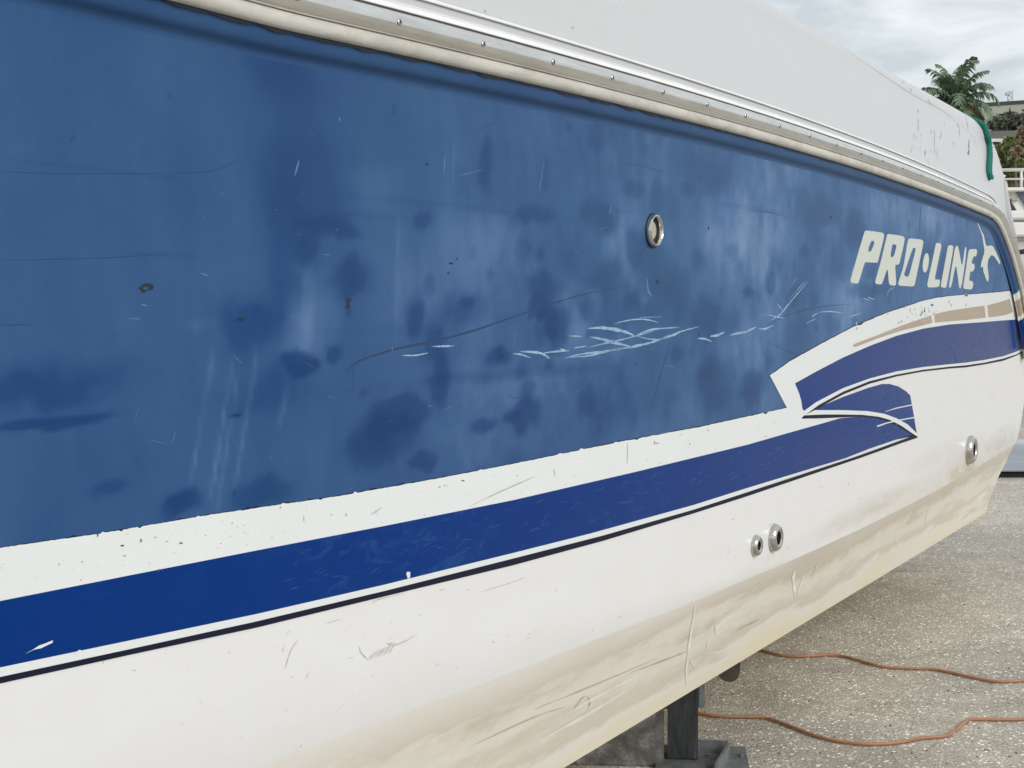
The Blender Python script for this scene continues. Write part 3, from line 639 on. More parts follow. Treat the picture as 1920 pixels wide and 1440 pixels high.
for k in range(95):
    x = rr.uniform(250, 1840); y = rr.uniform(230, 900)
    if y < 200 + .33 * (x - 900) + 60 or y > 1000 - .2 * x - 20 - (max(0, x - 1440) * .45): continue
    a = rr.choice((rr.gauss(1.35, .15), rr.gauss(-.1, .4))); l = rr.uniform(2, 8) if rr.random() < .75 else rr.uniform(8, 34)
    ft.append(([(x, y), (x + l * .5 * cos(a) + rr.gauss(0, .6), y - l * .5 * sin(a)), (x + l * cos(a), y - l * sin(a))], rr.uniform(.6, 1.5)))
joined('faint_scratches', [strip(curve(P, 3), w, .3, True, i) for i, (P, w) in enumerate(ft)], PALE2, .0019)
# chips
def chip_poly(x, y, rx, ry, seed, n=9):
    r = random.Random(seed); return [(x + rx * cos(a) * r.uniform(.65, 1.2), y + ry * sin(a) * r.uniform(.65, 1.2)) for a in [2 * pi * k / n for k in range(n)]]
def chips(name, lst, m, eps):
    bm = bmesh.new()
    for i, (x, y, rx, ry) in enumerate(lst):
        bm.faces.new([bm.verts.new(place(s, h, topside_o(h) + eps * .35)) for s, h in hullpts(chip_poly(x, y, rx, ry, i))][::-1])
    bmesh.ops.recalc_face_normals(bm, faces=bm.faces[:])
    for f in bm.faces:
        if f.normal.y > 0: f.normal_flip()
    o = bm_obj(name, bm, m, BOAT); o['kind'] = 'stuff'; return o
bz = trf(240, 500, 6.0)
decal('paint_chip', [bz([(115, 245), (140, 215), (185, 188), (240, 190), (250, 180), (255, 198), (290, 208), (280, 250), (255, 268), (232, 262), (210, 275), (180, 295), (150, 290), (140, 265)]), bz([(165, 250), (175, 228), (215, 225), (235, 238), (225, 250), (190, 268)])], CHIP, .0021)
decal('paint_chip', [[(651, 560), (656, 558), (658, 564), (654, 568), (656, 574), (652, 580), (646, 576), (650, 570), (648, 566)]], CHIP, .0021)
chips('small_chips', [(845, 494, 4, 2), (856, 485, 2, 2), (840, 512, 2, 2), (941, 668, 3, 2.5), (445, 779, 7, 1.6), (452, 598, 5, 3.5), (1232, 528, 2.5, 4), (1328, 428, 1.8, 3.5), (1310, 628, 1.5, 3.5), (1193, 682, 1, 3), (840, 590, 0.8, 2), (800, 308, 4, 2), (1557, 407, 1.5, 3)], CHIP, .0021)
cl = [(228, 1023, 3.5, 2), (263, 1014, 2, 4), (312, 1015, 3, 1.5), (153, 1053, 2, 2), (110, 1058, 1.5, 3), (338, 1018, 4, 1.6), (290, 1007, 4, 1), (232, 1042, 5, 1.4), (525, 951, 2, 3), (867, 901, 4, 1.6), (823, 913, 2.5, 2), (620, 965, 3, 1), (648, 965, 1.5, 3.5), (434, 981, 1.5, 2), (1435, 818, 3, 1.5), (1230, 831, 5, 2), (1226, 830, 2, 3), (1327, 807, 2, 2), (1293, 832, 1.6, 1.6)]
for k in range(90):
    x = rr.uniform(0, 1460) if k < 60 else rr.uniform(60, 520); te = np.interp(x, [p[0] for p in top_edge], [p[1] for p in top_edge]); be_ = np.interp(x, [p[0] for p in wn_edge], [p[1] for p in wn_edge])
    y = rr.uniform(te + 4, be_ - 3); z = rr.uniform(.4, 1.2); cl.append((x, y, z * rr.uniform(.6, 2), z))
for k in range(22): cl.append((rr.gauss(1728, 14), rr.gauss(585, 9), rr.uniform(.5, 1.2), rr.uniform(1, 3.2)))
for (x, y) in [(1779, 566), (1783, 572), (1746, 571), (1706, 580), (1811, 572), (1810, 553), (1605, 606), (1606, 616), (1685, 605), (1690, 603), (1664, 588), (1700, 612), (1712, 604), (1730, 600), (1740, 597)]: cl.append((x, y, 1.4, 3))
chips('stripe_chips', cl, GREY, .0040)
chips('navy_chips', [(228, 1023, 3, 1.8), (263, 1013, 1.6, 3.5), (338, 1018, 3.5, 1.2), (867, 901, 3, 1.2), (182, 1003, 1.4, 4), (296, 1070, 1.5, 4), (303, 1069, 1, 3), (1728, 586, 1.5, 3), (1733, 583, 1.4, 3.4), (1725, 590, 1, 2), (1747, 572, 3, 2), (1811, 554, 3, 2), (1711, 632, 2, 5), (1709, 640, 1, 5)], CHIPN, .0044)
decal('bare_patch', [[(45, 1226), (60, 1218), (72, 1210), (84, 1206), (98, 1200), (97, 1205), (84, 1211), (76, 1215), (62, 1218)]], STRIPEW, .0042)
decal('bare_patch', [chip_poly(765, 1078, 4, 8, 3)], STRIPEW, .0042)
decal('bare_patch', [[(136, 1225), (148, 1218), (151, 1219), (146, 1224)]], STRIPEW, .0042)
gs = [([(760, 1030 - 80), (840, 960 - 10)], 2)]
gs = [([(878, 950), (930, 925), (975, 905), (1003, 893)], 2.6), ([(694, 965), (716, 951)], 2), ([(568, 966), (569, 978)], 1.5)]
joined('long_scuffs', [strip(curve(P, 5), w, .3, True, i) for i, (P, w) in enumerate(gs[1:] + [([(1175, 870), (1176, 830)], 1.2), ([(1037, 878), (1040, 892)], 1.2)])], GREY, .0043)
joined('brown_scuff', [strip(curve(gs[0][0], 5), 1.7, .3, True, 2)], BROWN, .0043)
hs = [([(674, 1212), (676, 1222), (690, 1238)], 2), ([(534, 1255), (545, 1220), (560, 1198)], 1.6), ([(529, 1223), (533, 1208)], 1.2), ([(573, 1272), (580, 1260)], 1.2), ([(720, 1203), (735, 1210), (760, 1202), (785, 1187)], 1.8), ([(736, 1205), (728, 1208)], 2), ([(563, 1402), (566, 1396)], 2), ([(700, 1132), (706, 1125), (760, 1112)], 1.4), ([(824, 1108), (834, 1103)], 1.2), ([(650, 1235), (663, 1232)], 1), ([(535, 1192), (545, 1180)], 1), ([(610, 1170), (640, 1160)], 1), ([(900, 1110), (960, 1092), (985, 1082)], 1.5)]
for k in range(9): x = 690 + k * 5; hs.append(([(x, 1238 - k * 1.6), (x + 6, 1230 - k * 2), (x + 12, 1222 - k * 2.3)], rr.uniform(.8, 2)))
for k in range(46):
    x = rr.uniform(100, 1700); y = np.interp(x, [p[0] for p in kb_lo], [p[1] for p in kb_lo]) if x < 1400 else 935 - .36 * (x - 1400)
    y += rr.uniform(6, 170); a = rr.uniform(-.6, 1.2); l = rr.uniform(2, 9); hs.append(([(x, y), (x + l * cos(a) * .5, y - l * sin(a) * .5 + rr.gauss(0, .6)), (x + l * cos(a), y - l * sin(a))], rr.uniform(.5, 1.2)))
joined('hull_scuffs', [strip(curve(P, 4), w, .4, True, i) for i, (P, w) in enumerate(hs)], GREY, .0012)
FAINTN = plain('navy_scuff', (.045, .085, .26), .55, var=.4, sc=50)
ns_ = []
for k in range(110):
    x = rr.uniform(480, 1680); u = rr.random(); t0 = np.interp(x, [p[0] for p in wn_edge] + [1700], [p[1] for p in wn_edge] + [775]); b0 = np.interp(x, [p[0] for p in nl_edge] + [1710], [p[1] for p in nl_edge] + [815])
    y = t0 + (b0 - t0) * (.12 + .72 * u)
    if y > b0 - 8 or (x > 1560 and y < 800): continue
    a = rr.gauss(.5, .25); l = rr.uniform(5, 30); y1 = y - l * sin(a)
    if y1 < t0 + 3: continue
    ns_.append(([(x, y), (x + l * .5 * cos(a), y - l * .5 * sin(a) + rr.gauss(0, .8)), (x + l * cos(a), y1)], rr.uniform(.4, 1.0)))
joined('navy_scuffs', [strip(curve(P, 3), w, .5, True, i) for i, (P, w) in enumerate(ns_)], FAINTN, .0040)

# scratches on the bottom strake and marks and a painted crease shade on the cap
def low_o(s, h):
    q = min(1, max(0, (h - low(s)) / (chine(s) - low(s)))); return sec_o(s, h)
def bottom_pt(x, y, eps):
    o = -.1
    for _ in range(5): s_, h_ = on_hull(x, y, o); o = low_o(s_, h_)
    return place(s_, h_, o + eps)
PALEW = plain('rubbed_white', (.86, .85, .80), .5, var=.1, sc=40); TANS = plain('tan_run', (.55, .47, .36), .6, var=.1, sc=40)
def bottom_marks(name, items, m):
    bm = bmesh.new()
    for i, (P, w) in enumerate(items):
        Q = strip(curve(P, 5), w, .45, True, i); vs = [bm.verts.new(bottom_pt(x, y, .0012)) for x, y in Q]; n_ = len(vs) // 2
        for k in range(n_ - 1): bm.faces.new((vs[k], vs[k + 1], vs[-2 - k], vs[-1 - k]))
    bmesh.ops.recalc_face_normals(bm, faces=bm.faces[:]); o = bm_obj(name, bm, m, BOAT); o['kind'] = 'stuff'
bottom_marks('rub_marks', [([(1303, 1135), (1297, 1175), (1291, 1215), (1288, 1245)], 5), ([(1290, 1228), (1287, 1250), (1286, 1285)], 4), ([(1291, 1228), (1297, 1242), (1303, 1252)], 3), ([(1489, 1070), (1487, 1090), (1491, 1122)], 6), ([(1505, 1078), (1499, 1100), (1494, 1120)], 3),
    ([(1343, 1190), (1344, 1175), (1365, 1158), (1384, 1150)], 6), ([(1384, 1150), (1400, 1146), (1408, 1138)], 5), ([(1405, 1132), (1415, 1126), (1440, 1118)], 4), ([(1325, 1218), (1326, 1200)], 3), ([(1325, 1225), (1350, 1222), (1360, 1215)], 3), ([(1000, 1395), (1100, 1340), (1180, 1290)], 5), ([(1060, 1340), (1130, 1300), (1210, 1260)], 4), ([(1535, 1052), (1523, 1080)], 2), ([(1682, 1003), (1676, 1018)], 2), ([(1740, 958), (1734, 985)], 2)] +
    [([(x0, y0), (x0 + 12, y0 - 7), (x0 + 26, y0 - 13)], rr.uniform(1, 3)) for x0, y0 in [(rr.uniform(1000, 1750), 0) for _ in range(0)]], PALEW)
bottom_marks('tan_runs', [([(1075, 1330), (1090, 1310), (1098, 1305)], 2), ([(1100, 1305), (1106, 1315), (1102, 1330)], 2), ([(1000, 1330), (1100, 1290), (1230, 1235)], 2), ([(1180, 1262), (1260, 1232), (1285, 1222)], 3), ([(1380, 1182), (1400, 1172), (1425, 1160)], 3), ([(880, 1400), (1000, 1345), (1060, 1325)], 2)], TANS)
bt0 = __import__('mathutils').bvhtree.BVHTree.FromPolygons([tuple(v) for v in CAPV], [(i * rows + k, (i + 1) * rows + k, (i + 1) * rows + k + 1, i * rows + k + 1) for i in range(NU - 1) for k in range(rows - 1)])
MI_ = (Matrix.Translation(ORG) @ Matrix.Rotation(pi / 2 - PHI, 4, 'Z')).inverted()
def cap_marks(name, items, m):
    bm = bmesh.new(); c0_ = MI_ @ Vector((0, 0, CAMH))
    for i, (P, w) in enumerate(items):
        Q = strip(curve(P, 4), w, .6, True, i); vs = []
        for x, y in Q:
            d = (MI_.to_3x3() @ ray(x, y)).normalized(); h_ = bt0.ray_cast(c0_, d)
            if h_[0] is None: break
            vs.append(bm.verts.new(h_[0] - d * .004))
        if len(vs) < len(Q): continue
        n_ = len(vs) // 2
        for k in range(n_ - 1): bm.faces.new((vs[k], vs[k + 1], vs[-2 - k], vs[-1 - k]))
    bmesh.ops.recalc_face_normals(bm, faces=bm.faces[:]); o = bm_obj(name, bm, m, BOAT); o['kind'] = 'stuff'
GM = plain('grey_mark', (.40, .39, .39), .6, var=.2, sc=60); RM = plain('dark_red_mark', (.20, .09, .10), .6)
z3 = trf(1500, 0, 3.6)
cm_ = [(z3([(800, 740), (797, 765)]), 3), (z3([(800, 800), (798, 845), (797, 890)]), 1.6), (z3([(772, 905), (770, 945)]), 1.6), (z3([(912, 880), (908, 960), (912, 1040)]), 1.2), (z3([(955, 905), (945, 940)]), 2), (z3([(850, 1010), (848, 1050)]), 1), (z3([(1065, 830), (1075, 870), (1078, 920)]), 1.6), (z3([(1115, 780), (1130, 830), (1135, 870)]), 1.5), (z3([(745, 595), (752, 620)]), 1.8), (z3([(930, 1000), (925, 1060)]), 1), (z3([(885, 870), (884, 910)]), 1), (z3([(862, 670), (880, 695), (905, 715)]), 1), (z3([(1035, 960), (1040, 980)]), 1.4), (z3([(700, 560), (690, 550)]), 1.5), ([(1073, 52), (1076, 50)], 2), ([(909, 18), (912, 23)], 2), ([(1154, 14), (1157, 13)], 2)]
for k in range(16): x = rr.gauss(1745, 22); y = rr.gauss(262, 22); cm_.append(([(x, y), (x - rr.uniform(0, 1), y + rr.uniform(3, 12))], rr.uniform(.4, 1)))
cap_marks('cap_marks', cm_, GM)
cap_marks('cap_crease_shade', [(z3([(300, 330), (480, 450), (620, 545), (760, 635), (860, 690), (960, 745), (1040, 810), (1075, 870)]), .9), (z3([(1080, 850), (1130, 880), (1170, 930), (1190, 980)]), .8)], plain('crease_shade', (.50, .50, .51), .6))  # soft crease of the cap, its shade painted as thin grey lines
cap_marks('red_marks', [(z3([(1142, 940), (1140, 980), (1143, 1010)]), 1.6), (z3([(1128, 1030), (1145, 1040)]), 2), (z3([(1138, 1010), (1142, 1050)]), 2)], RM)

# ---- through-hull fittings
def lathe(name, prof, m, parent, loc, n=36, rot=(pi / 2, 0, 0), close=False):
    V = []; Fc = []
    for (r, z) in prof:
        for k in range(n): V.append((r * cos(2 * pi * k / n), r * sin(2 * pi * k / n), z))
    for i in range(len(prof) - 1):
        for k in range(n): Fc.append((i * n + k, i * n + (k + 1) % n, (i + 1) * n + (k + 1) % n, (i + 1) * n + k))
    if close: Fc.append(tuple(range((len(prof) - 1) * n, len(prof) * n)))
    o = mesh_obj(name, V, Fc, m, parent, True, 45); o.location = loc; o.rotation_euler = rot; return o
def px_size(x, y, hpx):
    a = on_hull(x, y - hpx / 2); b = on_hull(x, y + hpx / 2); return abs(a[1] - b[1])
def fitting(x, y, hpx, depth, bore, plug=False):
    c = on_hull(x, y, .006); o_ = topside_o(c[1]); R = px_size(x, y, hpx) / 2
    p = place(c[0], c[1], o_)
    if plug:
        f_ = lathe('through_hull_fitting', [(R, .0), (R, .002), (R * .99, .008), (R * .94, .0125), (R * .87, .0135), (R * .80, .0115), (R * .76, .006), (R * .75, .002)], CHROME, BOAT, p)
        lathe('gasket', [(R * 1.05, .0014), (R * 1.06, .0028), (R * .97, .0034)], BLACK, f_, (0, 0, 0), rot=(0, 0, 0))
        lathe('bore', [(R * .76, .0022), (.001, .0021)], BLACK, f_, (0, 0, 0), rot=(0, 0, 0))
        q = lathe('plug', [(R * .54, .002), (R * .54, .0035), (R * .50, .0045), (R * .25, .0048), (.0005, .0049)], plain('plug_disc', (.42, .38, .33), .5), f_, (-R * .16, R * .0, 0), rot=(0, 0, 0))
    else:
        d = depth
        f_ = lathe('through_hull_fitting', [(R, .0), (R, d * .25), (R * .96, d * .55), (R * .86, d * .85), (R * .74, d), (R * .62, d * .97), (R * bore, d * .80), (R * bore * .96, d * .2)], CHROME, BOAT, p)
        lathe('bore', [(R * bore * .99, d * .72), (R * bore * .9, .003), (.001, .0028)], BLACK, f_, (0, 0, 0), rot=(0, 0, 0))
        lathe('gasket', [(R * 1.02, -.001), (R * 1.03, .0018), (R * .95, .0022)], plain('sealant_ring', (.35, .33, .29), .6), f_, (0, 0, 0), rot=(0, 0, 0))
    return f_
fitting(1232, 432, 62, 0, 0, plug=True)
fitting(1440, 1025, 40, .017, .42)
fitting(1474, 1010, 52, .021, .48)
fitting(1833, 844, 54, .030, .55)
# small bronze fin under the hull
BRZ = plain('bronze', (.045, .037, .026), .45, var=.2, sc=20)
pc = at_depth(1369, 1254, 4.43); loc = BOAT.matrix_basis.inverted() @ pc if False else None
Mi = (Matrix.Translation(ORG) @ Matrix.Rotation(pi / 2 - PHI, 4, 'Z')).inverted(); lc = Mi @ pc
bm = bmesh.new(); ring = []
fw = .036
prof = [(-fw - .012, .06), (-fw - .012, 0)] + [(fw * cos(a) * (1.25 if cos(a) < 0 else .85), fw * 1.12 * sin(a)) for a in np.linspace(pi, 2 * pi, 14)] + [(fw * .85, .06)]
Rw = Matrix.Rotation(-(pi / 2 - PHI), 3, 'Z')
for side in (-1, 1): ring.append([bm.verts.new(lc + Rw @ Vector((x, side * .011, z))) for x, z in prof])
bm.faces.new(ring[0][::-1]); bm.faces.new(ring[1])
for i in range(len(prof)): j = (i + 1) % len(prof); bm.faces.new((ring[0][i], ring[0][j], ring[1][j], ring[1][i]))
bmesh.ops.recalc_face_normals(bm, faces=bm.faces[:])
bm_obj('transducer_fin', bm, BRZ, BOAT, True, 50)

# ------------------------------------------------------------ rope over the stern corner
cm = bmesh.new()
from mathutils.bvhtree import BVHTree
bt = BVHTree.FromPolygons([tuple(v) for v in V0] if False else [tuple(v) for v in CAPV], [f for f in Fc if False] or [(i * rows + k, (i + 1) * rows + k, (i + 1) * rows + k + 1, i * rows + k + 1) for i in range(NU - 1) for k in range(rows - 1)])
MW = Matrix.Translation(ORG) @ Matrix.Rotation(pi / 2 - PHI, 4, 'Z')
cl_ = Mi @ Vector((0, 0, CAMH))
rp_ = []
for (x, y) in [(1832, 226), (1840, 239), (1846, 255), (1850, 272), (1851, 292), (1850, 312), (1850, 325), (1853, 337)]:
    d = (Mi.to_3x3() @ ray(x, y)).normalized(); hit = bt.ray_cast(cl_, d)
    if hit[0] is not None: rp_.append(hit[0] + hit[1] * (.012 if hit[1].dot(d) < 0 else -.012))
a = rp_[0]; pre = [a + Vector((-.30, .42, .055)), a + Vector((-.20, .26, .06)), a + Vector((-.10, .11, .045)), a + Vector((-.04, .03, .022))]
cpath = spline([MW @ p for p in pre + rp_], 10)
TEAL = NT('teal_rope'); n_ = TEAL.noise(TEAL.coord(), 300, 3, .6); TEAL.base(TEAL.ramp(n_, [(.3, (.002, .115, .085)), (.7, (.006, .19, .14))])); TEAL.rough(.75); TEAL.bump(n_, .001); TEAL = TEAL.m
ROPE = empty('rope', cpath[0]); tag(ROPE, 'short green twisted rope hanging over the white stern corner of the boat', 'rope')
dense = []
for a, b in zip(cpath, cpath[1:]):
    for k in range(4): dense.append(a.lerp(b, k / 4))
dense.append(cpath[-1])
for q in range(3):
    S = []; acc = 0; prev = None
    for i, p in enumerate(dense):
        tn = (dense[min(i + 1, len(dense) - 1)] - dense[max(i - 1, 0)]).normalized()
        u_ = tn.cross(Vector((0, 1, .2))) if prev is None else prev - tn * prev.dot(tn)
        u_.normalize(); prev = u_; v_ = tn.cross(u_)
        if i: acc += (p - dense[i - 1]).length
        th = acc / .062 * 2 * pi + q * 2 * pi / 3; S.append(p + (u_ * cos(th) + v_ * sin(th)) * .0068 - cpath[0])
    V, Fc = tube(S, .0085, 8); mesh_obj('strand', V, Fc, TEAL, ROPE)

# ------------------------------------------------------------ ground
t = NT('exposed_aggregate'); vc = t.coord(src='Object')
vo = t.n('ShaderNodeTexVoronoi', Scale=95.0, Randomness=1.0); t.l(vc, vo.inputs['Vector'])
sep = t.n('ShaderNodeSeparateColor'); t.l(vo.outputs['Color'], sep.inputs[0])
vo2 = t.n('ShaderNodeTexVoronoi', Scale=58.0, Randomness=1.0); t.l(t.coord((1, 1, 1), (0, 0, .6)), vo2.inputs['Vector'])
sep2 = t.n('ShaderNodeSeparateColor'); t.l(vo2.outputs['Color'], sep2.inputs[0])
big = t.noise(vc, .8, 6, .6, .3); mid = t.noise(vc, 5, 6, .65); fin = t.noise(vc, 160, 4, .7)
stone = t.ramp(sep.outputs[0], [(0., (.20, .175, .14)), (.3, (.33, .30, .255)), (.62, (.45, .415, .365)), (.84, (.58, .545, .49)), (1., (.85, .82, .75))])
flk = t.math('MULTIPLY', t.ramp(sep2.outputs[0], [(.78, 0.), (.82, 1.)]), t.ramp(vo2.outputs['Distance'], [(.22, 1.), (.42, 0.)]))
paste = t.ramp(mid, [(.3, (.29, .262, .222)), (.7, (.43, .395, .345))])
c = t.mix(t.ramp(vo.outputs['Distance'], [(.25, .85), (.6, 0.)]), paste, stone); c = t.mix(flk, c, (.92, .91, .87))
c = t.mix(1., c, t.ramp(big, [(.3, (.94, .93, .92)), (.6, (1.40, 1.39, 1.36))]), 'MULTIPLY')
cv = t.n('ShaderNodeTexVoronoi', feature='DISTANCE_TO_EDGE', Scale=.28); t.l(t.mix(.5, vc, t.n('ShaderNodeTexNoise', Scale=3.0).outputs[1], 'ADD'), cv.inputs['Vector'])
c = t.mix(t.ramp(cv.outputs[0], [(.0006, .25), (.0015, 0.)]), c, (.16, .14, .115))
c = t.mix(t.ramp(t.noise(t.coord((1, 2.5, 1)), 1.3, 5, .65, .8), [(.58, 0.), (.70, .30)]), c, (.24, .21, .17))
c = t.mix(t.ramp(t.noise(vc, 1.7, 5, .7, .5), [(.55, 0.), (.75, .35)]), c, (.30, .255, .195))
t.base(c); t.rough(.85); hgt = t.math('ADD', t.math('MULTIPLY', vo.outputs['Distance'], -.7), t.math('MULTIPLY', fin, .5)); t.bump(hgt, .006); AGG = t.m
def sheet_z(name, x0, x1, y0, y1, z, m, parent=None, rz=0):
    o = mesh_obj(name, [(x0, y0, z), (x1, y0, z), (x1, y1, z), (x0, y1, z)], [(0, 1, 2, 3)], m, parent, False); o.rotation_euler = (0, 0, rz); return o
DIRT = plain('joint_dirt', (.07, .062, .052), .9, sc=20)
gr = sheet_z('ground', -600, 600, -300, 1200, -.012, DIRT); gr['kind'] = 'structure'
J = on_ground(1830, 1073); SZ = 3.6; SX = 9.0; rzg = -.06
bmx = bmesh.new(); box(bmx, (0, 0, -.02), (SX - .008, SZ - .008, .04), None, .004)
sm = None
for i in range(-3, 4):
    for j in range(-3, 2):
        if sm is None: o = bm_obj('slab', bmx, AGG, gr, True, 30); sm = o.data
        else: o = bpy.data.objects.new('slab', sm); COL.objects.link(o); o.parent = gr
        lx, ly = (i + .5) * SX - 2.6, (j - .5) * SZ
        o.location = (J.x + lx * cos(rzg) - ly * sin(rzg), J.y + lx * sin(rzg) + ly * cos(rzg), 0.0005 * ((i * 7 + j * 3) % 3)); o.rotation_euler = (0, 0, rzg)
o = sheet_z('yard', -300, 300, J.y + SZ * 1.0 - .3, 400, -.006, AGG); o['kind'] = 'structure'
o = sheet_z('yard', -300, 300, -60, J.y - SZ * 3.8, -.006, AGG); o['kind'] = 'structure'

# low blue-grey platform with its shadow gap painted black beneath
yk = on_ground(1900, 893).y; yb = on_ground(1900, 835, .1).y
PLAT = empty('low_platform', (3.6, yk, 0)); tag(PLAT, 'low smooth blue grey platform with black shadow gap beyond the stern of the boat', 'platform')
bm = bmesh.new(); box(bm, (3, (yb - yk) / 2, .085), (14, yb - yk, .07), Matrix.Rotation(.035, 3, 'Z'), .008); bm_obj('deck', bm, plain('grey_blue_coating', (.33, .37, .42), .35, sc=1.5, var=.1), PLAT, True)
bm = bmesh.new(); box(bm, (3, (yb - yk) / 2 + .04, .025), (13.9, yb - yk, .05), Matrix.Rotation(.035, 3, 'Z')); bm_obj('base', bm, BLACK, PLAT)  # black box stands in for the shadow under the deck
bm = bmesh.new(); box(bm, (3, (yb - yk) + .03, .075), (14, .10, .16), Matrix.Rotation(.035, 3, 'Z'), .01); bm_obj('kerb', bm, plain('pale_kerb', (.55, .55, .54), .6), PLAT, True)

# ------------------------------------------------------------ cords on the ground
CORD = plain('orange_brown_cord', (.40, .185, .095), .5, var=.18, sc=14)
def cord(px, label):
    P = [on_ground(x, y, .008) for x, y in px]; pts = spline(P, 8); b = pts[0].copy(); b.z = 0
    V, Fc = tube([p - b for p in pts], .0058, 10); o = mesh_obj('extension_cord', V, Fc, CORD); o.location = b
    tag(o, label, 'cord', 'cords lying across the yard'); return o
cord([(1330, 1200), (1400, 1212), (1449, 1225), (1478, 1230), (1513, 1230), (1553, 1228), (1584, 1231), (1620, 1241), (1655, 1250), (1700, 1253), (1744, 1254), (1780, 1260), (1820, 1269), (1864, 1277), (1920, 1275.5), (1990, 1262), (2080, 1268)], 'straighter orange brown cord, the farther one, leaving the boat by the bronze fin')
cord([(1200, 1310), (1260, 1328), (1315, 1338), (1353, 1343), (1424, 1344.5), (1451, 1350), (1491, 1365), (1531, 1380), (1575, 1390), (1629, 1395), (1682, 1392), (1727, 1384), (1771, 1380), (1789, 1371), (1807, 1356), (1822, 1348.5), (1878, 1349), (1920, 1348), (2000, 1345), (2100, 1330)], 'sagging orange brown cord, the nearer one, running from behind the black post')

# ------------------------------------------------------------ supports under the hull
t = NT('weathered_block'); n1_ = t.noise(t.coord(), 9, 9, .75, .4); t.base(t.ramp(n1_, [(.3, (.045, .042, .04)), (.5, (.13, .125, .12)), (.66, (.36, .35, .33))])); t.rough(.9); t.bump(t.noise(t.coord(), 60, 5, .7), .004); BLOCK = t.m
t = NT('worn_black_paint'); n1_ = t.noise(t.coord((3, 3, .5)), 14, 7, .7, .3); t.base(t.mix(t.ramp(t.noise(t.coord(), 30, 6, .7), [(.62, 0.), (.70, .8)]), t.ramp(n1_, [(.35, (.010, .012, .014)), (.6, (.035, .040, .045)), (.78, (.13, .14, .15))]), (.12, .06, .03))); t.rough(t.ramp(n1_, [(.3, .35), (.7, .7)])); t.bump(n1_, .001); POST = t.m
t = NT('grey_galvanised'); n1_ = t.noise(t.coord(), 12, 7, .7, .3); t.base(t.mix(t.ramp(t.noise(t.coord(), 22, 6, .7), [(.58, 0.), (.68, .7)]), t.ramp(n1_, [(.3, (.09, .10, .105)), (.7, (.24, .255, .26))]), (.15, .085, .045))); t.rough(.55); t.b.inputs['Metallic'].default_value = .3; GALV = t.m
g1 = on_ground(1280, 1434)
PS = empty('boat_stand', (g1.x, g1.y, 0), -.10); tag(PS, 'black steel post on a grey foot propping up the hull', 'boat stand')
pw = 4.35 * 58 / 2605
bm = bmesh.new(); box(bm, (-.002, .004, .22), (pw - .004, .006, .40)); box(bm, (-pw / 2 + .004, .035, .22), (.008, .07, .40)); box(bm, (pw / 2 - .004, .035, .22), (.008, .07, .40)); bm_obj('post', bm, POST, PS)
bm = bmesh.new(); box(bm, (pw / 2 + .011, .07, .30), (.020, .09, .24), None, .002); bm_obj('side_block', bm, GALV, PS)
bm = bmesh.new(); box(bm, (.06, .03, .008), (.30, .26, .014), None, .002); bm_obj('base_plate', bm, GALV, PS, True)
bm = bmesh.new()
vv = [(.03, -.10, .0), (.16, -.10, .0), (.19, .02, .0), (.19, .02, .055), (.16, -.10, .012), (.03, -.10, .012)]
box(bm, (.125, -.035, .032), (.010, .21, .048), Matrix.Rotation(-.25, 3, 'Z'), .002); box(bm, (.06, .09, .03), (.18, .008, .05), None, .002); bm_obj('foot_flange', bm, GALV, PS, True)
bm = bmesh.new(); box(bm, (0, 0, .41), (.13, .13, .02)); bm_obj('top_pad', bm, POST, PS)
for bx_, by_ in ((.085, .045), (.085, -.055), (.19, .06)):
    bm = bmesh.new(); bmesh.ops.create_cone(bm, cap_ends=True, segments=6, radius1=.009, radius2=.009, depth=.009)
    o = bm_obj('bolt', bm, GALV, PS); o.location = (bx_, by_, .0195)
bm = bmesh.new()
for i in range(420):
    p = on_ground(rr.uniform(1250, 2000), rr.uniform(930, 1500)); s_ = rr.uniform(.0015, .005); p.z = s_ * .4
    q_ = bmesh.ops.create_icosphere(bm, subdivisions=1, radius=s_)['verts']
    for v in q_: v.co = Vector((v.co.x * rr.uniform(.7, 1.3), v.co.y * rr.uniform(.7, 1.3), v.co.z * .7)) + p
o = bm_obj('grit', bm, plain('grit', (.16, .14, .11), .9, var=.5, sc=30)); tag(o, 'loose dark grit scattered over the concrete', 'grit', None, 'stuff')
g2 = on_ground(1248, 1437)
bm = bmesh.new(); box(bm, (-.27, .17, .165), (.54, .34, .33), None, .006); o = bm_obj('keel_block', bm, BLOCK, None, True); o.location = (g2.x - .006, g2.y - .01, 0); o.rotation_euler = (0, 0, -.06)
tag(o, 'dark mottled concrete block under the hull, left of the black post', 'block')

# ------------------------------------------------------------ background
def leaf_mass(name, c, r, n, m, parent, size, seed, squash=1, flat=.0):
    g = np.random.default_rng(seed); V = []; Fc = []
    nb = 26; cen = g.normal(0, .5, (nb, 3)); cen /= np.maximum(1, np.linalg.norm(cen, axis=1))[:, None] * 1.1; rad = g.uniform(.22, .45, nb)
    for i in range(n):
        b = g.integers(nb); d = g.normal(size=3); d /= np.linalg.norm(d); q = cen[b] + d * rad[b] * g.uniform(.55, 1.05)
        p = Vector((c[0] + q[0] * r[0], c[1] + q[1] * r[1], c[2] + q[2] * r[2])); a = Vector(g.normal(size=3)).normalized(); bb = a.cross(Vector(g.normal(size=3))).normalized(); s = size * g.uniform(.6, 1.4)
        k = len(V); V += [p - a * s, p + bb * s * .38, p + a * s, p - bb * s * .38]; Fc.append((k, k + 1, k + 2, k + 3))
    return mesh_obj(name, V, Fc, m, parent, False)
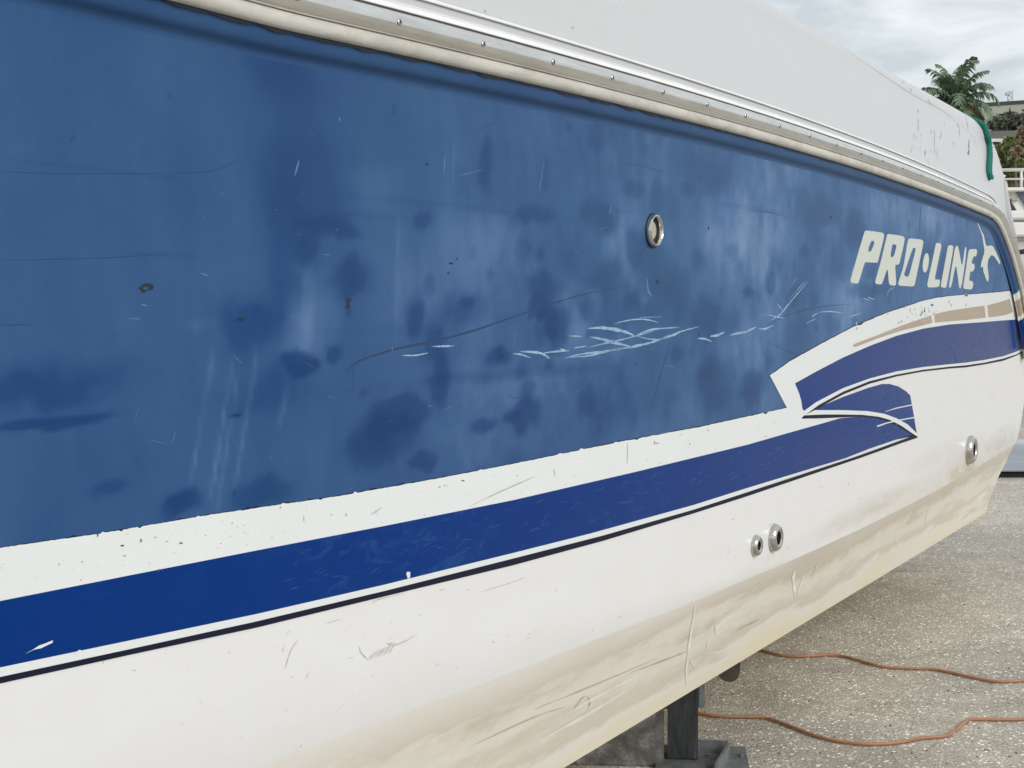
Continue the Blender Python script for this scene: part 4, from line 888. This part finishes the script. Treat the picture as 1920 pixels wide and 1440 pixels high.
def leafmat(name, a, b):
    t = NT(name); oi = t.n('ShaderNodeNewGeometry'); n = t.noise(t.coord(src='Object'), 1.5, 3); r = t.ramp(oi.outputs['Random Per Island'], [(0., a), (1., b)])
    t.base(t.mix(.35, r, t.ramp(n, [(.35, a), (.65, b)]))); t.rough(.6); return t.m
BARK = plain('bark', (.12, .09, .065), .9)
# palm
def palm(X, Y, zc, R, label):
    root = empty('palm_tree', (X, Y, 0)); tag(root, label, 'palm tree')
    V, Fc = tube([(0.15 * sin(z * .3), 0, z) for z in np.linspace(0, zc, 12)], .22, 10, [.30 - .01 * i for i in range(12)]); mesh_obj('trunk', V, Fc, BARK, root)
    gm = leafmat('palm_leaf', (.07, .115, .065), (.20, .27, .17)); dm = leafmat('dead_palm_leaf', (.10, .065, .03), (.22, .15, .08)); g = random.Random(11)
    N = 34
    for i in range(N):
        az = 2 * pi * i * .381966 + g.uniform(-.2, .2); e = 1.45 - 1.9 * (i / (N - 9)) if i < N - 9 else g.uniform(-.15, -.6); dead = i >= N - 9
        Lf = R * g.uniform(.85, 1.1) * (.95 if dead else 1); droop = .55 + .55 * (1 - max(0, e) / 1.45) + g.uniform(-.1, .15)
        P = []; p = Vector((0.1, 0, zc)); el = e; nseg = 16
        for k in range(nseg + 1):
            P.append(p.copy()); p = p + Vector((cos(az) * cos(el), sin(az) * cos(el), sin(el))) * Lf / nseg; el -= droop * 2.0 * (k / nseg) / nseg * 2
        V, Fc = tube(P, .02, 4, [.05 - .0027 * k for k in range(nseg + 1)])
        side = Vector((-sin(az), cos(az), 0))
        for k in range(2, nseg * 2):
            u = k / (nseg * 2); a = P[min(int(u * nseg), nseg - 1)].lerp(P[min(int(u * nseg) + 1, nseg)], u * nseg - int(u * nseg)); tn = (P[min(int(u * nseg) + 1, nseg)] - P[min(int(u * nseg), nseg - 1)]).normalized()
            ll = Lf * .23 * sin(pi * (.12 + .82 * u)) ** .6 * g.uniform(.8, 1.1)
            for sg in (-1, 1):
                d = (side * sg * .8 + tn * .55 + Vector((0, 0, g.uniform(-.35, .25)))).normalized(); m_ = a + d * ll * .55 + Vector((0, 0, -ll * .05)); e_ = a + d * ll + Vector((0, 0, -ll * .55)); wv = tn * .030
                b = len(V); V += [a - wv, a + wv, m_ + wv, m_ - wv, e_]; Fc += [(b, b + 1, b + 2, b + 3), (b + 3, b + 2, b + 4)]
        mesh_obj('frond', V, Fc, dm if dead else gm, root, False)
    return root
pd = 40.0; pp = at_depth(1784, 192, pd)
palm(pp.x, pp.y, pp.z, 75 * pd / 2605 * 1.25, 'tall palm with arching green fronds rising behind the boat')
# building with a pale green-grey roof
bd = 62.0
def bd_at(x, y, d=bd): return at_depth(x, y, d)
BL = empty('building', (bd_at(1900, 560).x, bd, 0)); tag(BL, 'far building with a pale olive roof and a mast, behind the trees at the right', 'building')
bx0 = BL.location
ROOFM = plain('olive_roof', (.27, .275, .22), .7, var=.06, sc=1); WALLM = plain('teal_grey_wall', (.17, .20, .18), .7); DARKM = plain('dark_wall', (.05, .05, .042), .8); TRIM = plain('white_trim', (.62, .62, .60), .5)  # the dark wall tone also serves the ridge cap
a = bd_at(1780, 204) - bx0; b = bd_at(2050, 186) - bx0; c_ = bd_at(1770, 248, bd - 7) - bx0; d_ = bd_at(2050, 238, bd - 7) - bx0
bm = bmesh.new()
for s in (0, -.25):
    pass
top = [bm.verts.new(p) for p in (c_, d_, b, a)]; bot = [bm.verts.new(p + Vector((0, 0, -.25))) for p in (c_, d_, b, a)]
bm.faces.new(top); bm.faces.new(bot[::-1])
for i in range(4): bm.faces.new((top[i], bot[i], bot[(i + 1) % 4], top[(i + 1) % 4]))
bm_obj('roof', bm, ROOFM, BL)
bm = bmesh.new(); box(bm, ((a.x + b.x) / 2, .05, (a.z + b.z) / 2 + .04), ((b - a).length, .3, .22), Matrix.Rotation(-atan2(b.z - a.z, b.x - a.x), 3, 'Y')); bm_obj('ridge_cap', bm, DARKM, BL)
wz = (c_.z + d_.z) / 2 - .5
bm = bmesh.new(); box(bm, ((c_.x + d_.x) / 2, -6, wz / 2), ((d_.x - c_.x) * .97, 1.6, wz)); bm_obj('wall', bm, WALLM, BL)
for k in range(5):
    x = c_.x + 1 + k * 1.7; f_ = None
    bm = bmesh.new(); box(bm, (x, -6.84, wz - .9), (1.3, .08, .9)); f_ = bm_obj('window', bm, TRIM, BL)
    bm = bmesh.new(); box(bm, (x, -6.89, wz - .9), (1.1, .04, .72)); bm_obj('pane', bm, plain('teal_glass', (.10, .17, .17), .15), f_)
# mast on the roof
m0_ = bd_at(1897, 197) - bx0; mt = bd_at(1897, 163) - bx0
bm = bmesh.new()
for sx in (-.10, .10): box(bm, ((m0_.x + mt.x) / 2 + sx, .2, (m0_.z + mt.z) / 2 - .1), (.035, .035, (mt.z - m0_.z) * (1 if sx > 0 else .8)))
for k in range(7): z = m0_.z + (mt.z - m0_.z) * k / 8; box(bm, (m0_.x, .2, z), (.2, .03, .03), Matrix.Rotation(.5 * (-1) ** k, 3, 'Y'))
box(bm, (m0_.x - .12, .2, mt.z - .28), (.22, .1, .12)); bm_obj('mast', bm, plain('mast_grey', (.45, .48, .5), .6), BL)
# low shed with a dark roof, white fascia and a black sign
sdp = 34.0; SH = empty('shed', (at_depth(1880, 560, sdp).x, sdp, 0)); tag(SH, 'low dark-roofed shed with a white fascia behind the pale shrub', 'shed'); sx0 = SH.location
def sh(x, y, d=sdp): return at_depth(x, y, d) - sx0
A_ = sh(1840, 263); B_ = sh(1990, 260)
bm = bmesh.new(); p4 = [sh(1835, 262, sdp - .3), sh(2000, 259, sdp - .3), sh(1990, 243, sdp + 5), sh(1835, 246, sdp + 5)]
tv = [bm.verts.new(p) for p in p4]; bv = [bm.verts.new(p + Vector((0, 0, -.08))) for p in p4]; bm.faces.new(tv); bm.faces.new(bv[::-1])
for i in range(4): bm.faces.new((tv[i], bv[i], bv[(i + 1) % 4], tv[(i + 1) % 4]))
bm_obj('roof', bm, plain('dark_roof', (.085, .08, .065), .8), SH)
bm = bmesh.new(); box(bm, ((A_.x + B_.x) / 2, -.4, A_.z - .06), (B_.x - A_.x, .06, .10)); bm_obj('fascia', bm, TRIM, SH)
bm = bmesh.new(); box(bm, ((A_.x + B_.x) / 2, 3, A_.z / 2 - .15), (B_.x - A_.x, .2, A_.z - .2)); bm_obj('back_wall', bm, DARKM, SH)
q = sh(1878, 275); bm = bmesh.new(); box(bm, (q.x, -.3, q.z / 2 + .1), (.10, .10, q.z + .2)); bm_obj('support', bm, TRIM, SH)
SG = empty('sign', at_depth(1868, 274, sdp - 1)); tag(SG, 'small black sign with white script under the shed fascia', 'sign')
bm = bmesh.new(); box(bm, (0, 0, 0), (.20, .03, .20)); bm_obj('board', bm, BLACK, SG)
bm = bmesh.new()
for k in range(4): box(bm, (-.06 + k * .035, -.02, .0 + .012 * (-1) ** k), (.012, .006, .045 + .02 * (k % 2)), Matrix.Rotation(.4 * (-1) ** k, 3, 'Y'))
box(bm, (0, -.02, -.045), (.13, .006, .010)); bm_obj('script', bm, TRIM, SG)
# trees and shrubs
G1 = leafmat('dark_leaf', (.05, .058, .038), (.13, .14, .09)); G2 = leafmat('green_leaf', (.07, .095, .03), (.24, .28, .10)); G3 = leafmat('tan_leaf', (.20, .16, .09), (.42, .33, .22))
def shrub(name, x, y, d, rpx, rpy, m, n, size, label, cat, seed, trunk=True):
    p = at_depth(x, y, d); k = d / 2605; root = empty(name, (p.x, p.y, 0)); tag(root, label, cat)
    leaf_mass('crown', (0, 0, p.z), (rpx * k, rpx * k, rpy * k), n, m, root, size, seed)
    V, Fc = tube([(0, 0, 0), (.05, 0, p.z * .5), (0, .03, p.z)], .1, 8, [.07, .05, .02]); mesh_obj('trunk', V, Fc, BARK, root); return root
shrub('dark_tree', 1912, 236, 50, 52, 34, G1, 5000, .16, 'dark olive tree in front of the pale roof', 'tree', 1)
shrub('dark_tree', 1990, 225, 52, 60, 50, G1, 3500, .18, 'dark tree at the edge of the view beside the pale roof', 'tree', 2)
shrub('dark_tree', 1790, 258, 46, 60, 34, G1, 4000, .16, 'dark tree below the palm crown', 'tree', 5)
r_ = shrub('yellow_green_shrub', 1896, 300, 27, 34, 38, G2, 6000, .085, 'yellow green shrub behind the far boat railing', 'shrub', 3)
shrub('tan_flowering_shrub', 1918, 262, 29, 16, 22, G3, 1300, .075, 'tan tipped shrub under the dark tree', 'shrub', 4)
shrub('tan_flowering_shrub', 1905, 285, 26.4, 11, 9, G3, 350, .06, 'small tan flower head among the yellow green leaves', 'shrub', 6)
shrub('yellow_green_shrub', 1960, 300, 28, 40, 50, G2, 3000, .085, 'green shrub at the right edge behind the railing', 'shrub', 7)
# far white cruiser
yd = 17.0; kk = yd / 2605
YB = empty('cabin_cruiser', (at_depth(1915, 560, yd).x, yd, 0)); tag(YB, 'white cabin cruiser with an upper deck railing standing behind the stern', 'boat'); y0_ = YB.location
def ya(x, y, d=yd): return at_depth(x, y, d) - y0_
YW = plain('cruiser_white', (.78, .77, .74), .3, var=.04); YG = plain('cruiser_grey', (.40, .39, .37), .5); YGL = plain('cruiser_glass', (.10, .14, .19), .12, var=.1); YK = plain('cruiser_dark', (.03, .028, .025), .4)
def prism(name, P, depth, m, parent, off=0.0, bev=0):
    bm = bmesh.new(); a = [bm.verts.new(p + Vector((0, off, 0))) for p in P]; b = [bm.verts.new(p + Vector((0, off + depth, 0))) for p in P]
    bm.faces.new(a); bm.faces.new(b[::-1])
    for i in range(len(P)): bm.faces.new((a[i], b[i], b[(i + 1) % len(P)], a[(i + 1) % len(P)]))
    bmesh.ops.recalc_face_normals(bm, faces=bm.faces[:])
    if bev: bmesh.ops.bevel(bm, geom=bm.edges[:], offset=bev, segments=2, affect='EDGES')
    return bm_obj(name, bm, m, parent, True)
prism('upper_deck', [ya(1855, 353), ya(2300, 350), ya(2300, 359), ya(1860, 360)], 2.6, YW, YB, -.12, .012)
prism('cabin', [ya(1872, 360), ya(2290, 358), ya(2300, 400), ya(1900, 400), ya(1896, 396)], 2.3, YW, YB, 0)
prism('side_deck', [ya(1840, 396), ya(2330, 392), ya(2330, 412), ya(1845, 412)], 2.6, YW, YB, -.10, .02)
prism('moulding', [ya(1845, 412), ya(2330, 412), ya(2330, 418), ya(1848, 418)], 2.5, YG, YB, -.03)
prism('hull', [ya(1838, 418), ya(2340, 416), ya(2335, 444), ya(1845, 444)], 2.6, YW, YB, -.12, .02)
prism('rubbing_strake', [ya(1845, 444), ya(2335, 443), ya(2335, 450), ya(1846, 450)], 2.5, YG, YB, -.05)
prism('hull_lower', [ya(1846, 450), ya(2335, 449), ya(2300, 540), ya(1870, 545)], 2.4, plain('cruiser_cream', (.60, .57, .52), .4), YB, .0)
prism('window', [ya(1884, 366), ya(1888, 368), ya(1905, 396), ya(1894, 397)], .04, YK, YB, -.035)
prism('window', [ya(1905, 361), ya(1990, 360), ya(2000, 392), ya(1926, 392)], .04, YGL, YB, -.035)
prism('vent', [ya(1896, 372), ya(1909, 371.5), ya(1908, 376), ya(1895, 376)], .04, YG, YB, -.035)
RL = []
bm = bmesh.new(); p1 = ya(1866, 319); p2 = ya(2290, 314)
V, Fc = tube([p1, p2], .020, 8); mesh_obj('railing', V, Fc, YW, YB)
V, Fc = tube([ya(1868, 336), ya(2290, 332)], .012, 8); mesh_obj('railing', V, Fc, YW, YB)
for xx in (1870, 1915, 1960, 2005, 2060): V, Fc = tube([ya(xx, 319), ya(xx, 353)], .016, 8); mesh_obj('stanchion', V, Fc, YW, YB)
bk = prism('seat_pod', [ya(1872, 324), ya(1901, 324), ya(1900, 329), ya(1897, 330), ya(1893, 352), ya(1876, 352), ya(1873, 330)], .30, YW, YB, .25, .012)
# a trailer roller / fender by the far hull
V, Fc = tube([ya(1905, 474, yd - 1), ya(1940, 468, yd - 1)], .03, 10); o = mesh_obj('trailer_arm', V, Fc, YK); o.location = y0_; tag(o, 'dark trailer arm beside the far white cruiser hull', 'trailer arm')
# far-off treeline closing the yard
o = leaf_mass('far_trees', (0, 0, 0), (1, 1, 1), 10, G1, None, .01, 9); bpy.data.objects.remove(o)
g = np.random.default_rng(3); V = []; Fc = []
for i in range(16000):
    x = g.uniform(-60, 90); hgt = 3.2 + 1.2 * noise.noise(Vector((x * .2, 0, 0))) + .6 * noise.noise(Vector((x, 0, 3))); z = g.uniform(0, 1) ** .7 * hgt; y = 75 + g.uniform(-2, 2)
    a = Vector(g.normal(size=3)).normalized(); b = a.cross(Vector(g.normal(size=3))).normalized(); s = g.uniform(.2, .5); k = len(V); p = Vector((x, y, z)); V += [p - a * s, p + b * s * .5, p + a * s, p - b * s * .5]; Fc.append((k, k + 1, k + 2, k + 3))
o = mesh_obj('far_trees', V, Fc, G1, None, False); tag(o, 'dark distant line of trees beyond the yard', 'trees', None, 'stuff')
